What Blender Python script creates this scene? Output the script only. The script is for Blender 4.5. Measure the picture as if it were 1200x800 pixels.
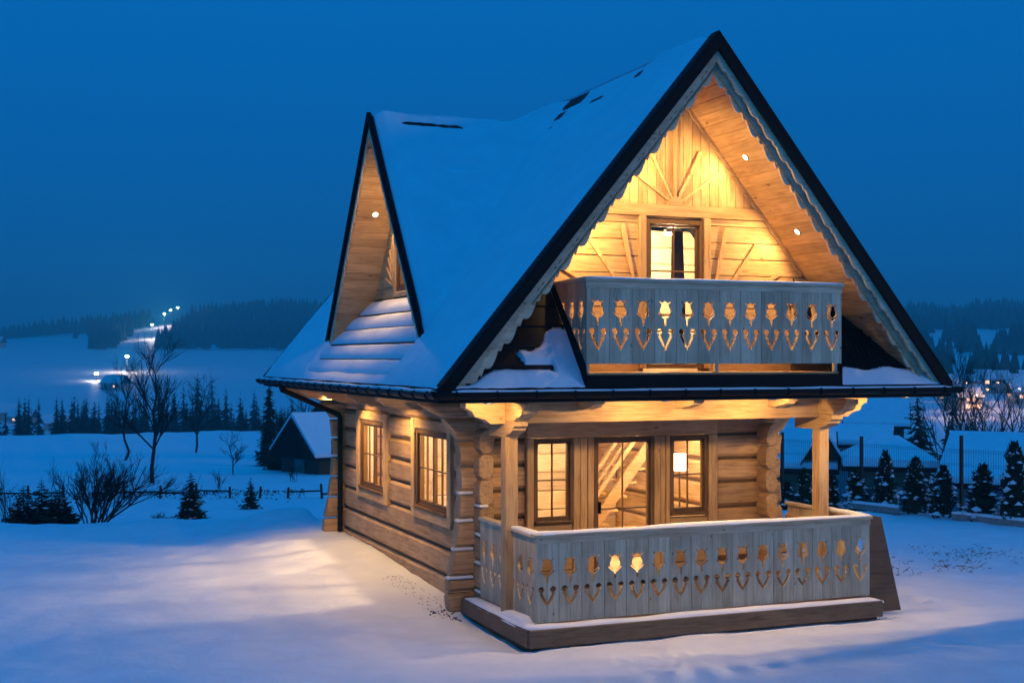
import bpy, math, random
from math import sin, cos, tan, pi, sqrt, radians, floor, exp, atan2, hypot
from mathutils import Vector, Matrix, noise, geometry

for o in list(bpy.data.objects): bpy.data.objects.remove(o)
SC = bpy.context.scene
COL = SC.collection

# ------------------------------------------------------------------ camera, sky, sun, exposure
CAM = (-4.596, -13.364, 3.034); YAW = 0.3868
cd = bpy.data.cameras.new('camera'); cam = bpy.data.objects.new('camera', cd); COL.objects.link(cam)
cam.location = CAM; cam.rotation_euler = (pi/2, 0, -YAW)
cd.sensor_width = 36; cd.lens = 1498.8/1200*36; cd.shift_y = 19.23/1200
cd.clip_start = .1; cd.clip_end = 20000
SC.camera = cam

SUN_AZ = radians(125)          # afterglow side: in front of the gable, to the right (0 = +Y, clockwise)
SUN_EL = radians(1.5)
w = bpy.data.worlds.new('World'); SC.world = w; w.use_nodes = True
nt = w.node_tree; nt.nodes.clear()
sky = nt.nodes.new('ShaderNodeTexSky'); sky.sky_type = 'NISHITA'; sky.sun_disc = False
sky.sun_elevation = SUN_EL; sky.sun_rotation = SUN_AZ
sky.altitude = 900; sky.air_density = 1.0; sky.dust_density = .3; sky.ozone_density = 4.0
# thin even dusk cloud over the clear sky: a plain blue veil, a little brighter overhead, mixed over the Sky Texture
hs = nt.nodes.new('ShaderNodeHueSaturation'); hs.inputs['Saturation'].default_value = .35
tint = nt.nodes.new('ShaderNodeMix'); tint.data_type = 'RGBA'; tint.blend_type = 'MULTIPLY'
tint.inputs['Factor'].default_value = 1; tint.inputs['B'].default_value = (.002, .36, 1.3, 1)   # camera white balance set for the lamps
tcw = nt.nodes.new('ShaderNodeTexCoord'); sep = nt.nodes.new('ShaderNodeSeparateXYZ')
rw = nt.nodes.new('ShaderNodeMapRange'); rw.inputs['From Min'].default_value = 0; rw.inputs['From Max'].default_value = 1
veil = nt.nodes.new('ShaderNodeMix'); veil.data_type = 'RGBA'
veil.inputs['A'].default_value = (.002, 1.20, 4.55, 1); veil.inputs['B'].default_value = (.004, 2.85, 9.2, 1)
mixw = nt.nodes.new('ShaderNodeMix'); mixw.data_type = 'RGBA'; mixw.inputs['Factor'].default_value = .85
bg = nt.nodes.new('ShaderNodeBackground'); bg.inputs['Strength'].default_value = .10
wo = nt.nodes.new('ShaderNodeOutputWorld')
nt.links.new(sky.outputs['Color'], hs.inputs['Color']); nt.links.new(hs.outputs['Color'], tint.inputs['A'])
nt.links.new(tcw.outputs['Generated'], sep.inputs[0]); nt.links.new(sep.outputs['Z'], rw.inputs['Value']); nt.links.new(rw.outputs[0], veil.inputs['Factor'])
nt.links.new(tint.outputs['Result'], mixw.inputs['A']); nt.links.new(veil.outputs['Result'], mixw.inputs['B'])
nt.links.new(mixw.outputs['Result'], bg.inputs['Color'])
nt.links.new(bg.outputs['Background'], wo.inputs['Surface'])

sd = bpy.data.lights.new('afterglow_sun', 'SUN'); so = bpy.data.objects.new('afterglow_sun', sd); COL.objects.link(so)
sd.energy = 1.35; sd.angle = radians(25); sd.color = (1.0, .86, .70)
sdir = Vector((sin(SUN_AZ)*cos(SUN_EL), cos(SUN_AZ)*cos(SUN_EL), sin(SUN_EL)))
so.rotation_euler = sdir.to_track_quat('Z', 'Y').to_euler(); so.location = (10, -30, 12)

SC.view_settings.view_transform = 'Standard'; SC.view_settings.look = 'None'
SC.view_settings.exposure = 0; SC.view_settings.gamma = 1; SC.view_settings.use_curve_mapping = False
SC.cycles.use_denoising = True
SC.cycles.max_bounces = 8; SC.cycles.diffuse_bounces = 4; SC.cycles.transparent_max_bounces = 16
SC.cycles.sample_clamp_indirect = 4.0; SC.cycles.volume_bounces = 0

LAMP = (1.0, .70, .38)         # warm lamp light
DOWN = (1.0, .60, .22)

# ------------------------------------------------------------------ helpers
R = random.Random(7)
def link(o): COL.objects.link(o); return o
def tag(o, label=None, cat=None, group=None, kind=None):
    if label: o['label'] = label
    if cat: o['category'] = cat
    if group: o['group'] = group
    if kind: o['kind'] = kind
    return o
def wpos(p):
    v = Vector((0,0,0))
    while p is not None: v += p.location; p = p.parent
    return v
def empty(name, loc, parent=None):
    o = bpy.data.objects.new(name, None); o.empty_display_size = .3
    o.location = Vector(loc) - (wpos(parent) if parent else Vector((0,0,0))); o.parent = parent
    return link(o)
class MB:
    def __init__(s): s.v = []; s.f = []; s.mi = []
    def add(s, vs, fs, mi=0):
        b = len(s.v); s.v += [tuple(p) for p in vs]
        for f in fs: s.f.append(tuple(b+i for i in f)); s.mi.append(mi)
        return s
    def box(s, x0, x1, y0, y1, z0, z1, mi=0):
        return s.add([(x,y,z) for z in (z0,z1) for y in (y0,y1) for x in (x0,x1)],
                     [(0,2,3,1),(4,5,7,6),(0,1,5,4),(2,6,7,3),(0,4,6,2),(1,3,7,5)], mi)
    def cbox(s, x0, x1, y0, y1, z0, z1, c=.01, mi=0):
        c = min(c, (x1-x0)*.45, (y1-y0)*.45, (z1-z0)*.45)
        xs, ys, zs = (x0,x1), (y0,y1), (z0,z1); vs = []; idx = {}
        for i in (0,1):
            for j in (0,1):
                for k in (0,1):
                    sx, sy, sz = (1,-1)[i], (1,-1)[j], (1,-1)[k]
                    P = (xs[i], ys[j], zs[k])
                    for a in range(3):
                        q = [P[0]+sx*c, P[1]+sy*c, P[2]+sz*c]; q[a] = P[a]
                        idx[(i,j,k,a)] = len(vs); vs.append(tuple(q))
        fs = []
        for a in range(3):
            b, d = (a+1)%3, (a+2)%3
            for e in (0,1):
                def key(eb, ed):
                    t = [0,0,0]; t[a] = e; t[b] = eb; t[d] = ed; return idx[(t[0],t[1],t[2],a)]
                q = [key(0,0), key(1,0), key(1,1), key(0,1)]
                fs.append(tuple(q if e else q[::-1]))
        for a in range(3):                       # edge chamfers along axis a
            b, d = (a+1)%3, (a+2)%3
            for eb in (0,1):
                for ed in (0,1):
                    def key(ea, ax):
                        t = [0,0,0]; t[a] = ea; t[b] = eb; t[d] = ed; return idx[(t[0],t[1],t[2],ax)]
                    q = [key(0,b), key(1,b), key(1,d), key(0,d)]
                    fs.append(tuple(q if (eb == ed) else q[::-1]))
        for i in (0,1):
            for j in (0,1):
                for k in (0,1):
                    q = [idx[(i,j,k,0)], idx[(i,j,k,1)], idx[(i,j,k,2)]]
                    fs.append(tuple(q if (i+j+k) % 2 else q[::-1]))
        return s.add(vs, fs, mi)
    def prism(s, poly, M, d0, d1, mi=0):
        """poly of (u,v); M(u,v,w)->xyz ; extruded w from d0 to d1"""
        n = len(poly)
        tri = geometry.tessellate_polygon([[Vector((u,v,0)) for u,v in poly]])
        vs = [M(u,v,d0) for u,v in poly] + [M(u,v,d1) for u,v in poly]
        fs = []
        for t in tri: fs.append(tuple(t)); fs.append(tuple(n+i for i in reversed(t)))
        for i in range(n):
            j = (i+1) % n; fs.append((i, j, n+j, n+i))
        return s.add(vs, fs, mi)
    def tube(s, p0, p1, r0, r1, n=6, mi=0, caps=True):
        p0, p1 = Vector(p0), Vector(p1); d = p1-p0
        if d.length < 1e-6: return s
        d.normalize(); a = d.orthogonal().normalized(); b = d.cross(a)
        vs = []
        for p, r in ((p0,r0),(p1,r1)):
            for i in range(n):
                t = 2*pi*i/n; vs.append(p + a*(r*cos(t)) + b*(r*sin(t)))
        fs = [(i,(i+1)%n,n+(i+1)%n,n+i) for i in range(n)]
        if caps: fs += [tuple(reversed(range(n))), tuple(range(n,2*n))]
        return s.add(vs, fs, mi)
    def build(s, name, mat, parent=None, smooth=False, origin=None, fixn=True):
        if not s.v: return None
        if origin is None:
            lo = [min(p[i] for p in s.v) for i in range(3)]; hi = [max(p[i] for p in s.v) for i in range(3)]
            origin = ((lo[0]+hi[0])/2, (lo[1]+hi[1])/2, lo[2] if parent is None else (lo[2]+hi[2])/2)
        ox, oy, oz = origin
        me = bpy.data.meshes.new(name)
        me.from_pydata([(x-ox,y-oy,z-oz) for x,y,z in s.v], [], s.f)
        if isinstance(mat, (list,tuple)):
            for m_ in mat: me.materials.append(m_)
            me.polygons.foreach_set('material_index', s.mi)
        else: me.materials.append(mat)
        if smooth: me.polygons.foreach_set('use_smooth', [True]*len(me.polygons))
        if fixn:
            import bmesh
            bm = bmesh.new(); bm.from_mesh(me); bmesh.ops.recalc_face_normals(bm, faces=bm.faces); bm.to_mesh(me); bm.free()
        me.update()
        o = bpy.data.objects.new(name, me)
        o.location = Vector(origin) - (wpos(parent) if parent else Vector((0,0,0))); o.parent = parent
        return link(o)
def copy_tree(o, parent=None):
    c = o.copy(); link(c); c.parent = parent
    for ch in list(o.children): copy_tree(ch, c)
    return c
def clampf(x, a=0., b=1.): return max(a, min(b, x))
def sstep(a, b, x):
    t = clampf((x-a)/(b-a)); return t*t*(3-2*t)
def nz(x, y, z=0.): return noise.noise(Vector((x,y,z)))
def interp(tab, x):
    if x <= tab[0][0]: return tab[0][1]
    for (a,b),(c,d) in zip(tab, tab[1:]):
        if x <= c:
            t = (x-a)/(c-a); return b + (d-b)*t
    return tab[-1][1]
def clip_half(poly, a, b, c):
    """keep a*u+b*v+c >= 0"""
    out = []; n = len(poly)
    for i in range(n):
        p, q = poly[i], poly[(i+1)%n]
        fp, fq = a*p[0]+b*p[1]+c, a*q[0]+b*q[1]+c
        if fp >= 0: out.append(p)
        if (fp >= 0) != (fq >= 0):
            t = fp/(fp-fq); out.append((p[0]+(q[0]-p[0])*t, p[1]+(q[1]-p[1])*t))
    return out

# ------------------------------------------------------------------ materials
def newmat(name):
    m = bpy.data.materials.new(name); m.use_nodes = True
    t = m.node_tree; b = t.nodes['Principled BSDF']; return m, t, b
def nd(t, kind, **kw):
    n = t.nodes.new(kind)
    for k, v in kw.items():
        if k in n.inputs: n.inputs[k].default_value = v
        else: setattr(n, k, v)
    return n
def ramp(t, stops, src):
    r = t.nodes.new('ShaderNodeValToRGB'); e = r.color_ramp.elements
    while len(e) < len(stops): e.new(.5)
    for i, (p, c) in enumerate(stops):
        e[i].position = p; e[i].color = (*c, 1) if len(c) == 3 else c
    t.links.new(src, r.inputs['Fac']); return r
def wood(name, base, dark, axis='x', knots=1.0, rough=.6, gscale=1.0, bump=.25, vary=.2, kscale=4.3):
    m, t, b = newmat(name); L = t.links.new
    tc = nd(t, 'ShaderNodeTexCoord'); oi = nd(t, 'ShaderNodeObjectInfo')
    off = nd(t, 'ShaderNodeVectorMath', operation='SCALE'); off.inputs[0].default_value = (37.1, 91.7, 53.3)
    L(oi.outputs['Random'], off.inputs['Scale'])
    ad = nd(t, 'ShaderNodeVectorMath', operation='ADD'); L(tc.outputs['Object'], ad.inputs[0]); L(off.outputs[0], ad.inputs[1])
    st = {'x': (.07,1,1), 'y': (1,.07,1), 'z': (1,1,.07)}[axis]
    mp = nd(t, 'ShaderNodeMapping'); mp.inputs['Scale'].default_value = st; L(ad.outputs[0], mp.inputs['Vector'])
    n1 = nd(t, 'ShaderNodeTexNoise', Scale=34*gscale, Detail=5., Roughness=.6, Distortion=.6); L(mp.outputs[0], n1.inputs['Vector'])
    n2 = nd(t, 'ShaderNodeTexNoise', Scale=2.2, Detail=3.); L(ad.outputs[0], n2.inputs['Vector'])
    r1 = ramp(t, [(.30, dark), (.52, base), (.8, tuple(min(1,c*1.12) for c in base))], n1.outputs['Fac'])
    mx = nd(t, 'ShaderNodeMix', data_type='RGBA', blend_type='MULTIPLY'); mx.inputs['Factor'].default_value = 1
    r2 = ramp(t, [(.3, (.74,.72,.70)), (.65, (1,1,1))], n2.outputs['Fac'])
    L(r1.outputs[0], mx.inputs['A']); L(r2.outputs[0], mx.inputs['B'])
    ks = {'x': (.5,1,1), 'y': (1,.5,1), 'z': (1,1,.5)}[axis]
    mk = nd(t, 'ShaderNodeMapping'); mk.inputs['Scale'].default_value = ks; L(ad.outputs[0], mk.inputs['Vector'])
    vo = nd(t, 'ShaderNodeTexVoronoi', Scale=kscale, Randomness=1.0); L(mk.outputs[0], vo.inputs['Vector'])
    rk = ramp(t, [(.0, (1,1,1)), (.045, (.75,.75,.75)), (.095, (0,0,0))], vo.outputs['Distance'])
    kf = nd(t, 'ShaderNodeMath', operation='MULTIPLY'); L(rk.outputs[0], kf.inputs[0]); kf.inputs[1].default_value = knots
    mkx = nd(t, 'ShaderNodeMix', data_type='RGBA'); L(kf.outputs[0], mkx.inputs['Factor']); L(mx.outputs['Result'], mkx.inputs['A'])
    mkx.inputs['B'].default_value = (dark[0]*.33, dark[1]*.26, dark[2]*.22, 1)
    hv = nd(t, 'ShaderNodeHueSaturation'); L(mkx.outputs['Result'], hv.inputs['Color'])
    mr = nd(t, 'ShaderNodeMapRange'); L(oi.outputs['Random'], mr.inputs['Value']); mr.inputs['To Min'].default_value = 1-vary; mr.inputs['To Max'].default_value = 1+vary*.6
    L(mr.outputs[0], hv.inputs['Value']); L(hv.outputs[0], b.inputs['Base Color'])
    b.inputs['Roughness'].default_value = rough; b.inputs['Specular IOR Level'].default_value = .25
    bp = nd(t, 'ShaderNodeBump', Strength=bump, Distance=.01); L(n1.outputs['Fac'], bp.inputs['Height']); L(bp.outputs[0], b.inputs['Normal'])
    return m
def plain(name, col, rough=.6, metal=0., vary=.0, nscale=6., namp=.25, bump=0., spec=.3):
    m, t, b = newmat(name); L = t.links.new
    tc = nd(t, 'ShaderNodeTexCoord'); n = nd(t, 'ShaderNodeTexNoise', Scale=nscale, Detail=4.); L(tc.outputs['Object'], n.inputs['Vector'])
    r = ramp(t, [(.3, tuple(c*(1-namp) for c in col)), (.7, tuple(min(1,c*(1+namp*.6)) for c in col))], n.outputs['Fac'])
    L(r.outputs[0], b.inputs['Base Color'])
    b.inputs['Roughness'].default_value = rough; b.inputs['Metallic'].default_value = metal; b.inputs['Specular IOR Level'].default_value = spec
    if bump:
        bp = nd(t, 'ShaderNodeBump', Strength=bump, Distance=.02); L(n.outputs['Fac'], bp.inputs['Height']); L(bp.outputs[0], b.inputs['Normal'])
    return m
def emit(name, col, strength):
    m, t, b = newmat(name); b.inputs['Base Color'].default_value = (*col,1)
    b.inputs['Emission Color'].default_value = (*col,1); b.inputs['Emission Strength'].default_value = strength; return m
def snowmat(name, scale=1., bump=.35):
    m, t, b = newmat(name); L = t.links.new
    tc = nd(t, 'ShaderNodeTexCoord')
    n1 = nd(t, 'ShaderNodeTexNoise', Scale=2.2*scale, Detail=6., Roughness=.55); L(tc.outputs['Object'], n1.inputs['Vector'])
    n2 = nd(t, 'ShaderNodeTexNoise', Scale=38*scale, Detail=3., Roughness=.6); L(tc.outputs['Object'], n2.inputs['Vector'])
    r = ramp(t, [(.3, (.78,.80,.83)), (.7, (.87,.88,.90))], n1.outputs['Fac']); L(r.outputs[0], b.inputs['Base Color'])
    b.inputs['Roughness'].default_value = .55; b.inputs['Specular IOR Level'].default_value = .2
    b1 = nd(t, 'ShaderNodeBump', Strength=bump, Distance=.10); L(n1.outputs['Fac'], b1.inputs['Height'])
    b2 = nd(t, 'ShaderNodeBump', Strength=bump*.6, Distance=.008); L(n2.outputs['Fac'], b2.inputs['Height']); L(b1.outputs[0], b2.inputs['Normal'])
    L(b2.outputs[0], b.inputs['Normal']); return m
def leafmat(name, col, vary=.35):
    m, t, b = newmat(name); L = t.links.new
    ge = nd(t, 'ShaderNodeNewGeometry'); n = nd(t, 'ShaderNodeTexNoise', Scale=9., Detail=2.)
    tc = nd(t, 'ShaderNodeTexCoord'); L(tc.outputs['Object'], n.inputs['Vector'])
    r = ramp(t, [(.25, tuple(c*(1-vary) for c in col)), (.75, tuple(c*(1+vary) for c in col))], n.outputs['Fac'])
    L(r.outputs[0], b.inputs['Base Color']); b.inputs['Roughness'].default_value = .7; b.inputs['Specular IOR Level'].default_value = .15
    return m
def glassmat(name, tint=(.97,.96,.93)):
    m = bpy.data.materials.new(name); m.use_nodes = True; t = m.node_tree; t.nodes.clear(); L = t.links.new
    tr = nd(t, 'ShaderNodeBsdfTransparent'); tr.inputs['Color'].default_value = (*tint,1)
    gl = nd(t, 'ShaderNodeBsdfGlossy'); gl.inputs['Roughness'].default_value = .02
    lw = nd(t, 'ShaderNodeLayerWeight'); lw.inputs['Blend'].default_value = .5
    pw = nd(t, 'ShaderNodeMath', operation='POWER'); L(lw.outputs['Facing'], pw.inputs[0]); pw.inputs[1].default_value = 5
    fr = nd(t, 'ShaderNodeMath', operation='MULTIPLY_ADD'); L(pw.outputs[0], fr.inputs[0]); fr.inputs[1].default_value = .55; fr.inputs[2].default_value = .025
    mx = nd(t, 'ShaderNodeMixShader'); L(fr.outputs[0], mx.inputs[0]); L(tr.outputs[0], mx.inputs[1]); L(gl.outputs[0], mx.inputs[2])
    out = nd(t, 'ShaderNodeOutputMaterial'); L(mx.outputs[0], out.inputs[0]); return m

PB, PD = (.64,.42,.205), (.42,.235,.095)             # fresh spruce
M = {}
for ax in 'xyz':
    M['pine_'+ax] = wood('pine_'+ax, PB, PD, ax)
    M['log_'+ax] = wood('hewn_log_'+ax, (.54,.35,.185), (.31,.185,.09), ax, knots=.9, bump=.5, gscale=.8, vary=.28)
    M['rail_'+ax] = wood('railing_board_'+ax, (.66,.545,.37), (.48,.38,.24), ax, knots=1.0, vary=.22, gscale=.8, kscale=6.5)
    M['frame_'+ax] = wood('window_frame_'+ax, (.17,.095,.042), (.105,.055,.024), ax, knots=0, vary=.06)
M['pale_x'] = wood('interior_pine_x', (.74,.58,.39), (.60,.44,.27), 'x', knots=.5); M['pale_y'] = wood('interior_pine_y', (.74,.58,.39), (.60,.44,.27), 'y', knots=.5)
M['chink'] = plain('log_joint_rope', (.10,.062,.034), .9, nscale=30, bump=.5)
M['black'] = plain('black_sheet_metal', (.004,.0045,.006), .65, .0, namp=.3, spec=.12)
M['tile'] = plain('black_roof_tile', (.009,.009,.011), .6, .0, nscale=14, namp=.4, spec=.15)
M['brownmetal'] = plain('dark_gutter_metal', (.004,.004,.005), .55, .0, namp=.2, spec=.15)
M['deck'] = wood('weathered_deck', (.22,.145,.085), (.12,.075,.042), 'x', knots=.5)
M['ply'] = wood('plywood_panel', (.19,.115,.065), (.10,.06,.03), 'x', knots=.3, gscale=.5)
M['glass'] = glassmat('window_glass')
M['snow'] = snowmat('snow_ground'); M['roofsnow'] = snowmat('roof_snow', 1.2, .22)
M['lens'] = emit('downlight_lens', (1.0,.80,.50), 40.)
M['trim'] = plain('downlight_trim', (.7,.68,.62), .35, .6)
M['bark'] = plain('bark', (.030,.022,.017), .9, nscale=20)
M['twig'] = plain('bare_twigs', (.022,.018,.016), .9, nscale=20)
M['needle'] = leafmat('spruce_needles', (.020,.032,.020)); M['thuja'] = leafmat('thuja_sprays', (.028,.036,.022))
M['farneedle'] = leafmat('far_spruce_needles', (.018,.028,.020))
M['steel'] = plain('dark_fence_steel', (.012,.016,.016), .5, .2)
M['concrete'] = plain('concrete_plinth', (.30,.29,.27), .85, nscale=18)
M['barn'] = wood('old_barn_board', (.055,.042,.032), (.03,.022,.017), 'z', knots=.2)
M['barnlight'] = wood('brown_house_board', (.20,.14,.09), (.12,.08,.05), 'x', knots=.2)
M['plaster'] = plain('pale_plaster', (.42,.38,.33), .85, nscale=5)
M['greyplaster'] = plain('grey_plaster', (.20,.22,.25), .85, nscale=5)
M['darkwin'] = plain('dark_window', (.012,.016,.024), .1, spec=.6)
M['litwin'] = emit('lit_far_window', (1.0,.55,.34), 2.2)
M['farlamp'] = emit('floodlight_head', (1.0,.90,.80), 60.)
M['dirt'] = plain('frozen_soil', (.06,.048,.038), .95, nscale=30)
M['dry'] = plain('dry_stalks', (.17,.105,.055), .9, nscale=30)
M['curtain'] = plain('dark_lace_curtain', (.018,.011,.009), .9, nscale=55, namp=.8)
M['whiteshade'] = emit('lamp_shade_glow', (1.0,.86,.62), 3.0)

# ------------------------------------------------------------------ terrain
SLOPE = 1.206; ZE = 2.68; W = 7.045; RX = W/2; LEN = 9.9; ZA = ZE + SLOPE*RX
LP = [(0,-.30),(23,-.30),(27.2,-.36),(30,-.85),(36,-1.35),(45,-1.9),(60,-2.5),(85,-3.2),(130,-4.2),(165,-9),(260,-24),(420,-25),(520,-20),(900,8)]
RP = [(0,-.30),(29,-.30),(30.5,-.8),(35,-3.0),(45,-4.2),(100,-8),(250,-12),(330,-11),(600,2),(900,22)]
def skyline(px):
    return interp([(-900,400),(0,381),(60,376),(140,370),(200,362),(330,350),(420,352),(700,362),(1075,357),(1200,352),(2100,395)], px)
PRINTS = [(7.25,.95,.17),(7.6,.7,.15),(7.0,.55,.16),(7.35,.35,.15),(6.9,1.5,.15),(8.3,1.3,.14),(8.9,.9,.15),(9.6,1.5,.15),(10.3,1.1,.15),(11.0,1.7,.15),(2.2,-1.1,.10),(.2,-.2,.10),(-1.6,8.6,.22),(-.4,9.0,.25),(.5,9.6,.2),(-2.9,9.2,.2)]
def ground(x, y):
    dx, dy = x-CAM[0], y-CAM[1]; r = hypot(dx, dy); az = atan2(dx, dy)-YAW
    while az > pi: az -= 2*pi
    while az < -pi: az += 2*pi
    t = sstep(radians(-5), radians(15), az)
    back = sstep(radians(60), radians(110), abs(az))
    px = 600+1499*tan(clampf(az, radians(-50), radians(50)))
    top = CAM[2] + (419-skyline(px))*1300*cos(clampf(az,-1,1))/1499 - 14
    def prof(P):
        if r <= 900: return interp(P, r)
        z9 = P[-1][1]
        if r <= 1300: return z9 + (top-z9)*sstep(900,1300,r)**.9
        return top - (r-1300)*.02
    z = prof(LP)*(1-t) + prof(RP)*t
    z = z*(1-back) - .3*back
    if r < 400:
        a = clampf(r/30., .4, 3.)
        z += a*.05*nz(x*.22, y*.22) + a*.02*nz(x*.8+9, y*.8)
        z += .026*nz(x*1.7, y*1.7+4)*sstep(120,40,r)
        z += .012*nz(x*4.1+2, y*4.1)*sstep(60,30,r)
        if r < 24:
            for fx, fy, fr_ in PRINTS:
                q = ((x-fx)**2+(y-fy)**2)/(fr_*fr_)
                if q < 6: z += -.075*exp(-q*1.6)+.022*exp(-(q-1.6)**2*1.5)
        if r < 60:
            z += .05*max(0, nz(x*.55+3, y*.9))*sstep(2.,5.,-x+1)
            z += .30*exp(-((r-26.6)/1.1)**2)*(.35+max(0., nz(x*.5, y*.5+20)))*sstep(4,0,x)       # snow berm along the terrace edge
    else:
        z += 4*nz(x*.004, y*.004)*sstep(400,900,r)
    # drift climbing along the side wall and the plinth of the deck
    if -3 < x < 8 and -2 < y < 12:
        z += (.03 + .20*sstep(2, 9, y))*sstep(-1.4, .8, x)*sstep(1.2,2.2,y)
        z -= .07*exp(-((x-1.07)/.25)**2)*sstep(-.1,.3,y)*sstep(2.4,2.0,y)
        if x > 1.3 and y > .1: z = min(z, -.22)
    return z
def axis(lo, hi, a, b, step, g=1.13):
    xs = []; x = a
    while x <= b: xs.append(x); x += step
    s = step; x = b
    while x < hi: s *= g; x += s; xs.append(min(x, hi))
    s = step; x = a
    while x > lo: s *= g; x -= s; xs.insert(0, max(x, lo))
    return xs
def build_ground():
    xs = axis(-4500, 4500, -10, 14, .125); ys = axis(-400, 4500, -3.2, 15, .125)
    nx, ny = len(xs), len(ys)
    vs = [(x, y, ground(x, y)) for y in ys for x in xs]
    fs = [(j*nx+i, j*nx+i+1, (j+1)*nx+i+1, (j+1)*nx+i) for j in range(ny-1) for i in range(nx-1)]
    me = bpy.data.meshes.new('ground'); me.from_pydata(vs, [], fs); me.materials.append(M['snow'])
    me.polygons.foreach_set('use_smooth', [True]*len(fs)); me.update()
    o = link(bpy.data.objects.new('ground', me)); tag(o, 'snow covered ground falling to a valley and rising to far hills', kind='structure')
build_ground()

# ------------------------------------------------------------------ the log cabin
cabin = tag(empty('log_cabin', (3.52, 4.6, -.25)), 'lit wooden log cabin with steep snowy gable roof, balcony and porch', 'cabin')
MF = lambda y0: (lambda u, v, ww: (u, y0-ww, v))          # a face looking to -Y; w grows outwards
MS = lambda x0: (lambda u, v, ww: (x0-ww, u, v))          # a face looking to -X
def prot(z):
    """how far log ends stick out of the corner at height z"""
    return interp([(-.4,.36),(-.1,.40),(.15,.385),(.5,.31),(.9,.255),(1.4,.225),(1.8,.24),(2.0,.28),(2.12,.36),(2.2,.44),(2.26,.46),(2.34,.62),(2.45,.80),(2.6,.9)], z)
def add_log(parent, plane, c0, thick, a, b, z0, z1, mat, pa=False, pb=False, sgn=1, name='log'):
    """hewn log between a and b along the wall; pa/pb: shaped protruding ends"""
    ch = .048; g = .014
    zs = [z0+g, z0+g+ch*.6, z0+g+ch, *[z0+(z1-z0)*t for t in (.3,.5,.7)], z1-g-ch, z1-g-ch*.6, z1-g]
    hw = [thick/2-ch, thick/2-ch*.35, thick/2] + [thick/2]*3 + [thick/2, thick/2-ch*.35, thick/2-ch]
    mb = MB(); rows = []
    wob = R.uniform(-.012,.012)
    stations = [0, .012] + [k/5 for k in range(1,5)] + [.988, 1]
    for si, s in enumerate(stations):
        row = []
        for side in (-1, 1):
            for k, z in enumerate(zs):
                A = a - (prot(z) if pa else 0); B = b + (prot(z) if pb else 0)
                u = A + (B-A)*s; h = hw[k]
                if si in (0, len(stations)-1): h -= .012
                n_ = .006*nz(u*2.3+wob*900, z*5, side*3)
                ww = side*(h+n_)
                row.append((u, c0+ww, z) if plane == 'Y' else (c0+ww, u, z))
        rows.append(row)
    m = len(zs)
    vs = [p for r_ in rows for p in r_]; fs = []; n = 2*m
    for i in range(len(rows)-1):
        for k in range(m-1):
            fs.append((i*n+k, (i+1)*n+k, (i+1)*n+k+1, i*n+k+1))
            fs.append((i*n+m+k, i*n+m+k+1, (i+1)*n+m+k+1, (i+1)*n+m+k))
        fs.append((i*n, i*n+m, (i+1)*n+m, (i+1)*n)); fs.append((i*n+m-1, (i+1)*n+m-1, (i+1)*n+2*m-1, i*n+2*m-1))
    for i in (0, len(rows)-1):
        for k in range(m-1): fs.append((i*n+k, i*n+k+1, i*n+m+k+1, i*n+m+k))
    mb.add(vs, fs)
    return mb.build(name, mat, parent)
def log_wall(name, plane, c0, a, b, zrows, openings, mat, label, thick=.2, ext=True):
    """openings: (u0,u1,z0,z1)"""
    core = MB()
    def seg(z0, z1):
        iv = [(a, b)]
        for (u0,u1,o0,o1) in openings:
            if z0 < o1-.02 and z1 > o0+.02:
                nv = []
                for p, q in iv:
                    if u1 <= p or u0 >= q: nv.append((p,q)); continue
                    if u0 > p: nv.append((p,u0))
                    if u1 < q: nv.append((u1,q))
                iv = nv
        return iv
    cuts = sorted(set([zrows[0], zrows[-1]] + [z for o in openings for z in (o[2],o[3]) if zrows[0] < z < zrows[-1]]))
    for z0, z1 in zip(cuts, cuts[1:]):
        for p, q in seg(z0, z1):
            if plane == 'Y': core.box(p, q, c0-.06, c0+.06, z0, z1)
            else: core.box(c0-.06, c0+.06, p, q, z0, z1)
    wall = core.build(name, M['chink'], cabin); wall['label'] = label
    for z0, z1 in zip(zrows, zrows[1:]):
        # an opening edge inside a row splits the row into pieces
        sub = [z0] + sorted(z for o in openings for z in (o[2],o[3]) if z0+.09 < z < z1-.09) + [z1]
        sub = sorted(set(sub))
        for s0, s1 in zip(sub, sub[1:]):
            for p, q in seg(s0, s1):
                if q-p < .05: continue
                add_log(wall, plane, c0, thick, p, q, s0, s1, mat, pa=ext and p == a, pb=ext and q == b)
    return wall

XL, XR, YF, YB = 1.25, 5.80, 2.30, 9.20      # outer faces of the log box
rows_s = [-.35,.01,.38,.75,1.12,1.46,1.79,2.12,2.46]
rows_f = [-.30,.18,.55,.92,1.28,1.61,1.95,2.26,2.46]
side_open = [(3.28,4.74,.83,2.00),(6.36,7.82,.83,2.00)]
front_open = [(1.98,4.90,-.02,2.19)]
log_wall('side_wall', 'X', XL+.1, YF+.05, YB-.05, rows_s, [(u0-.16,u1+.16,z0-.10,z1+.10) for u0,u1,z0,z1 in side_open], M['log_y'], 'side wall of hewn logs with two windows')
log_wall('side_wall', 'X', XR-.1, YF+.05, YB-.05, rows_s, [], M['log_y'], 'side wall of hewn logs at the far end of the porch')
log_wall('front_wall', 'Y', YF+.1, XL+.05, XR-.05, rows_f, front_open, M['log_x'], 'front log wall behind the porch')
log_wall('rear_wall', 'Y', YB-.1, XL+.05, XR-.05, rows_f, [], M['log_x'], 'rear log wall with curved log ends')

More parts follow.
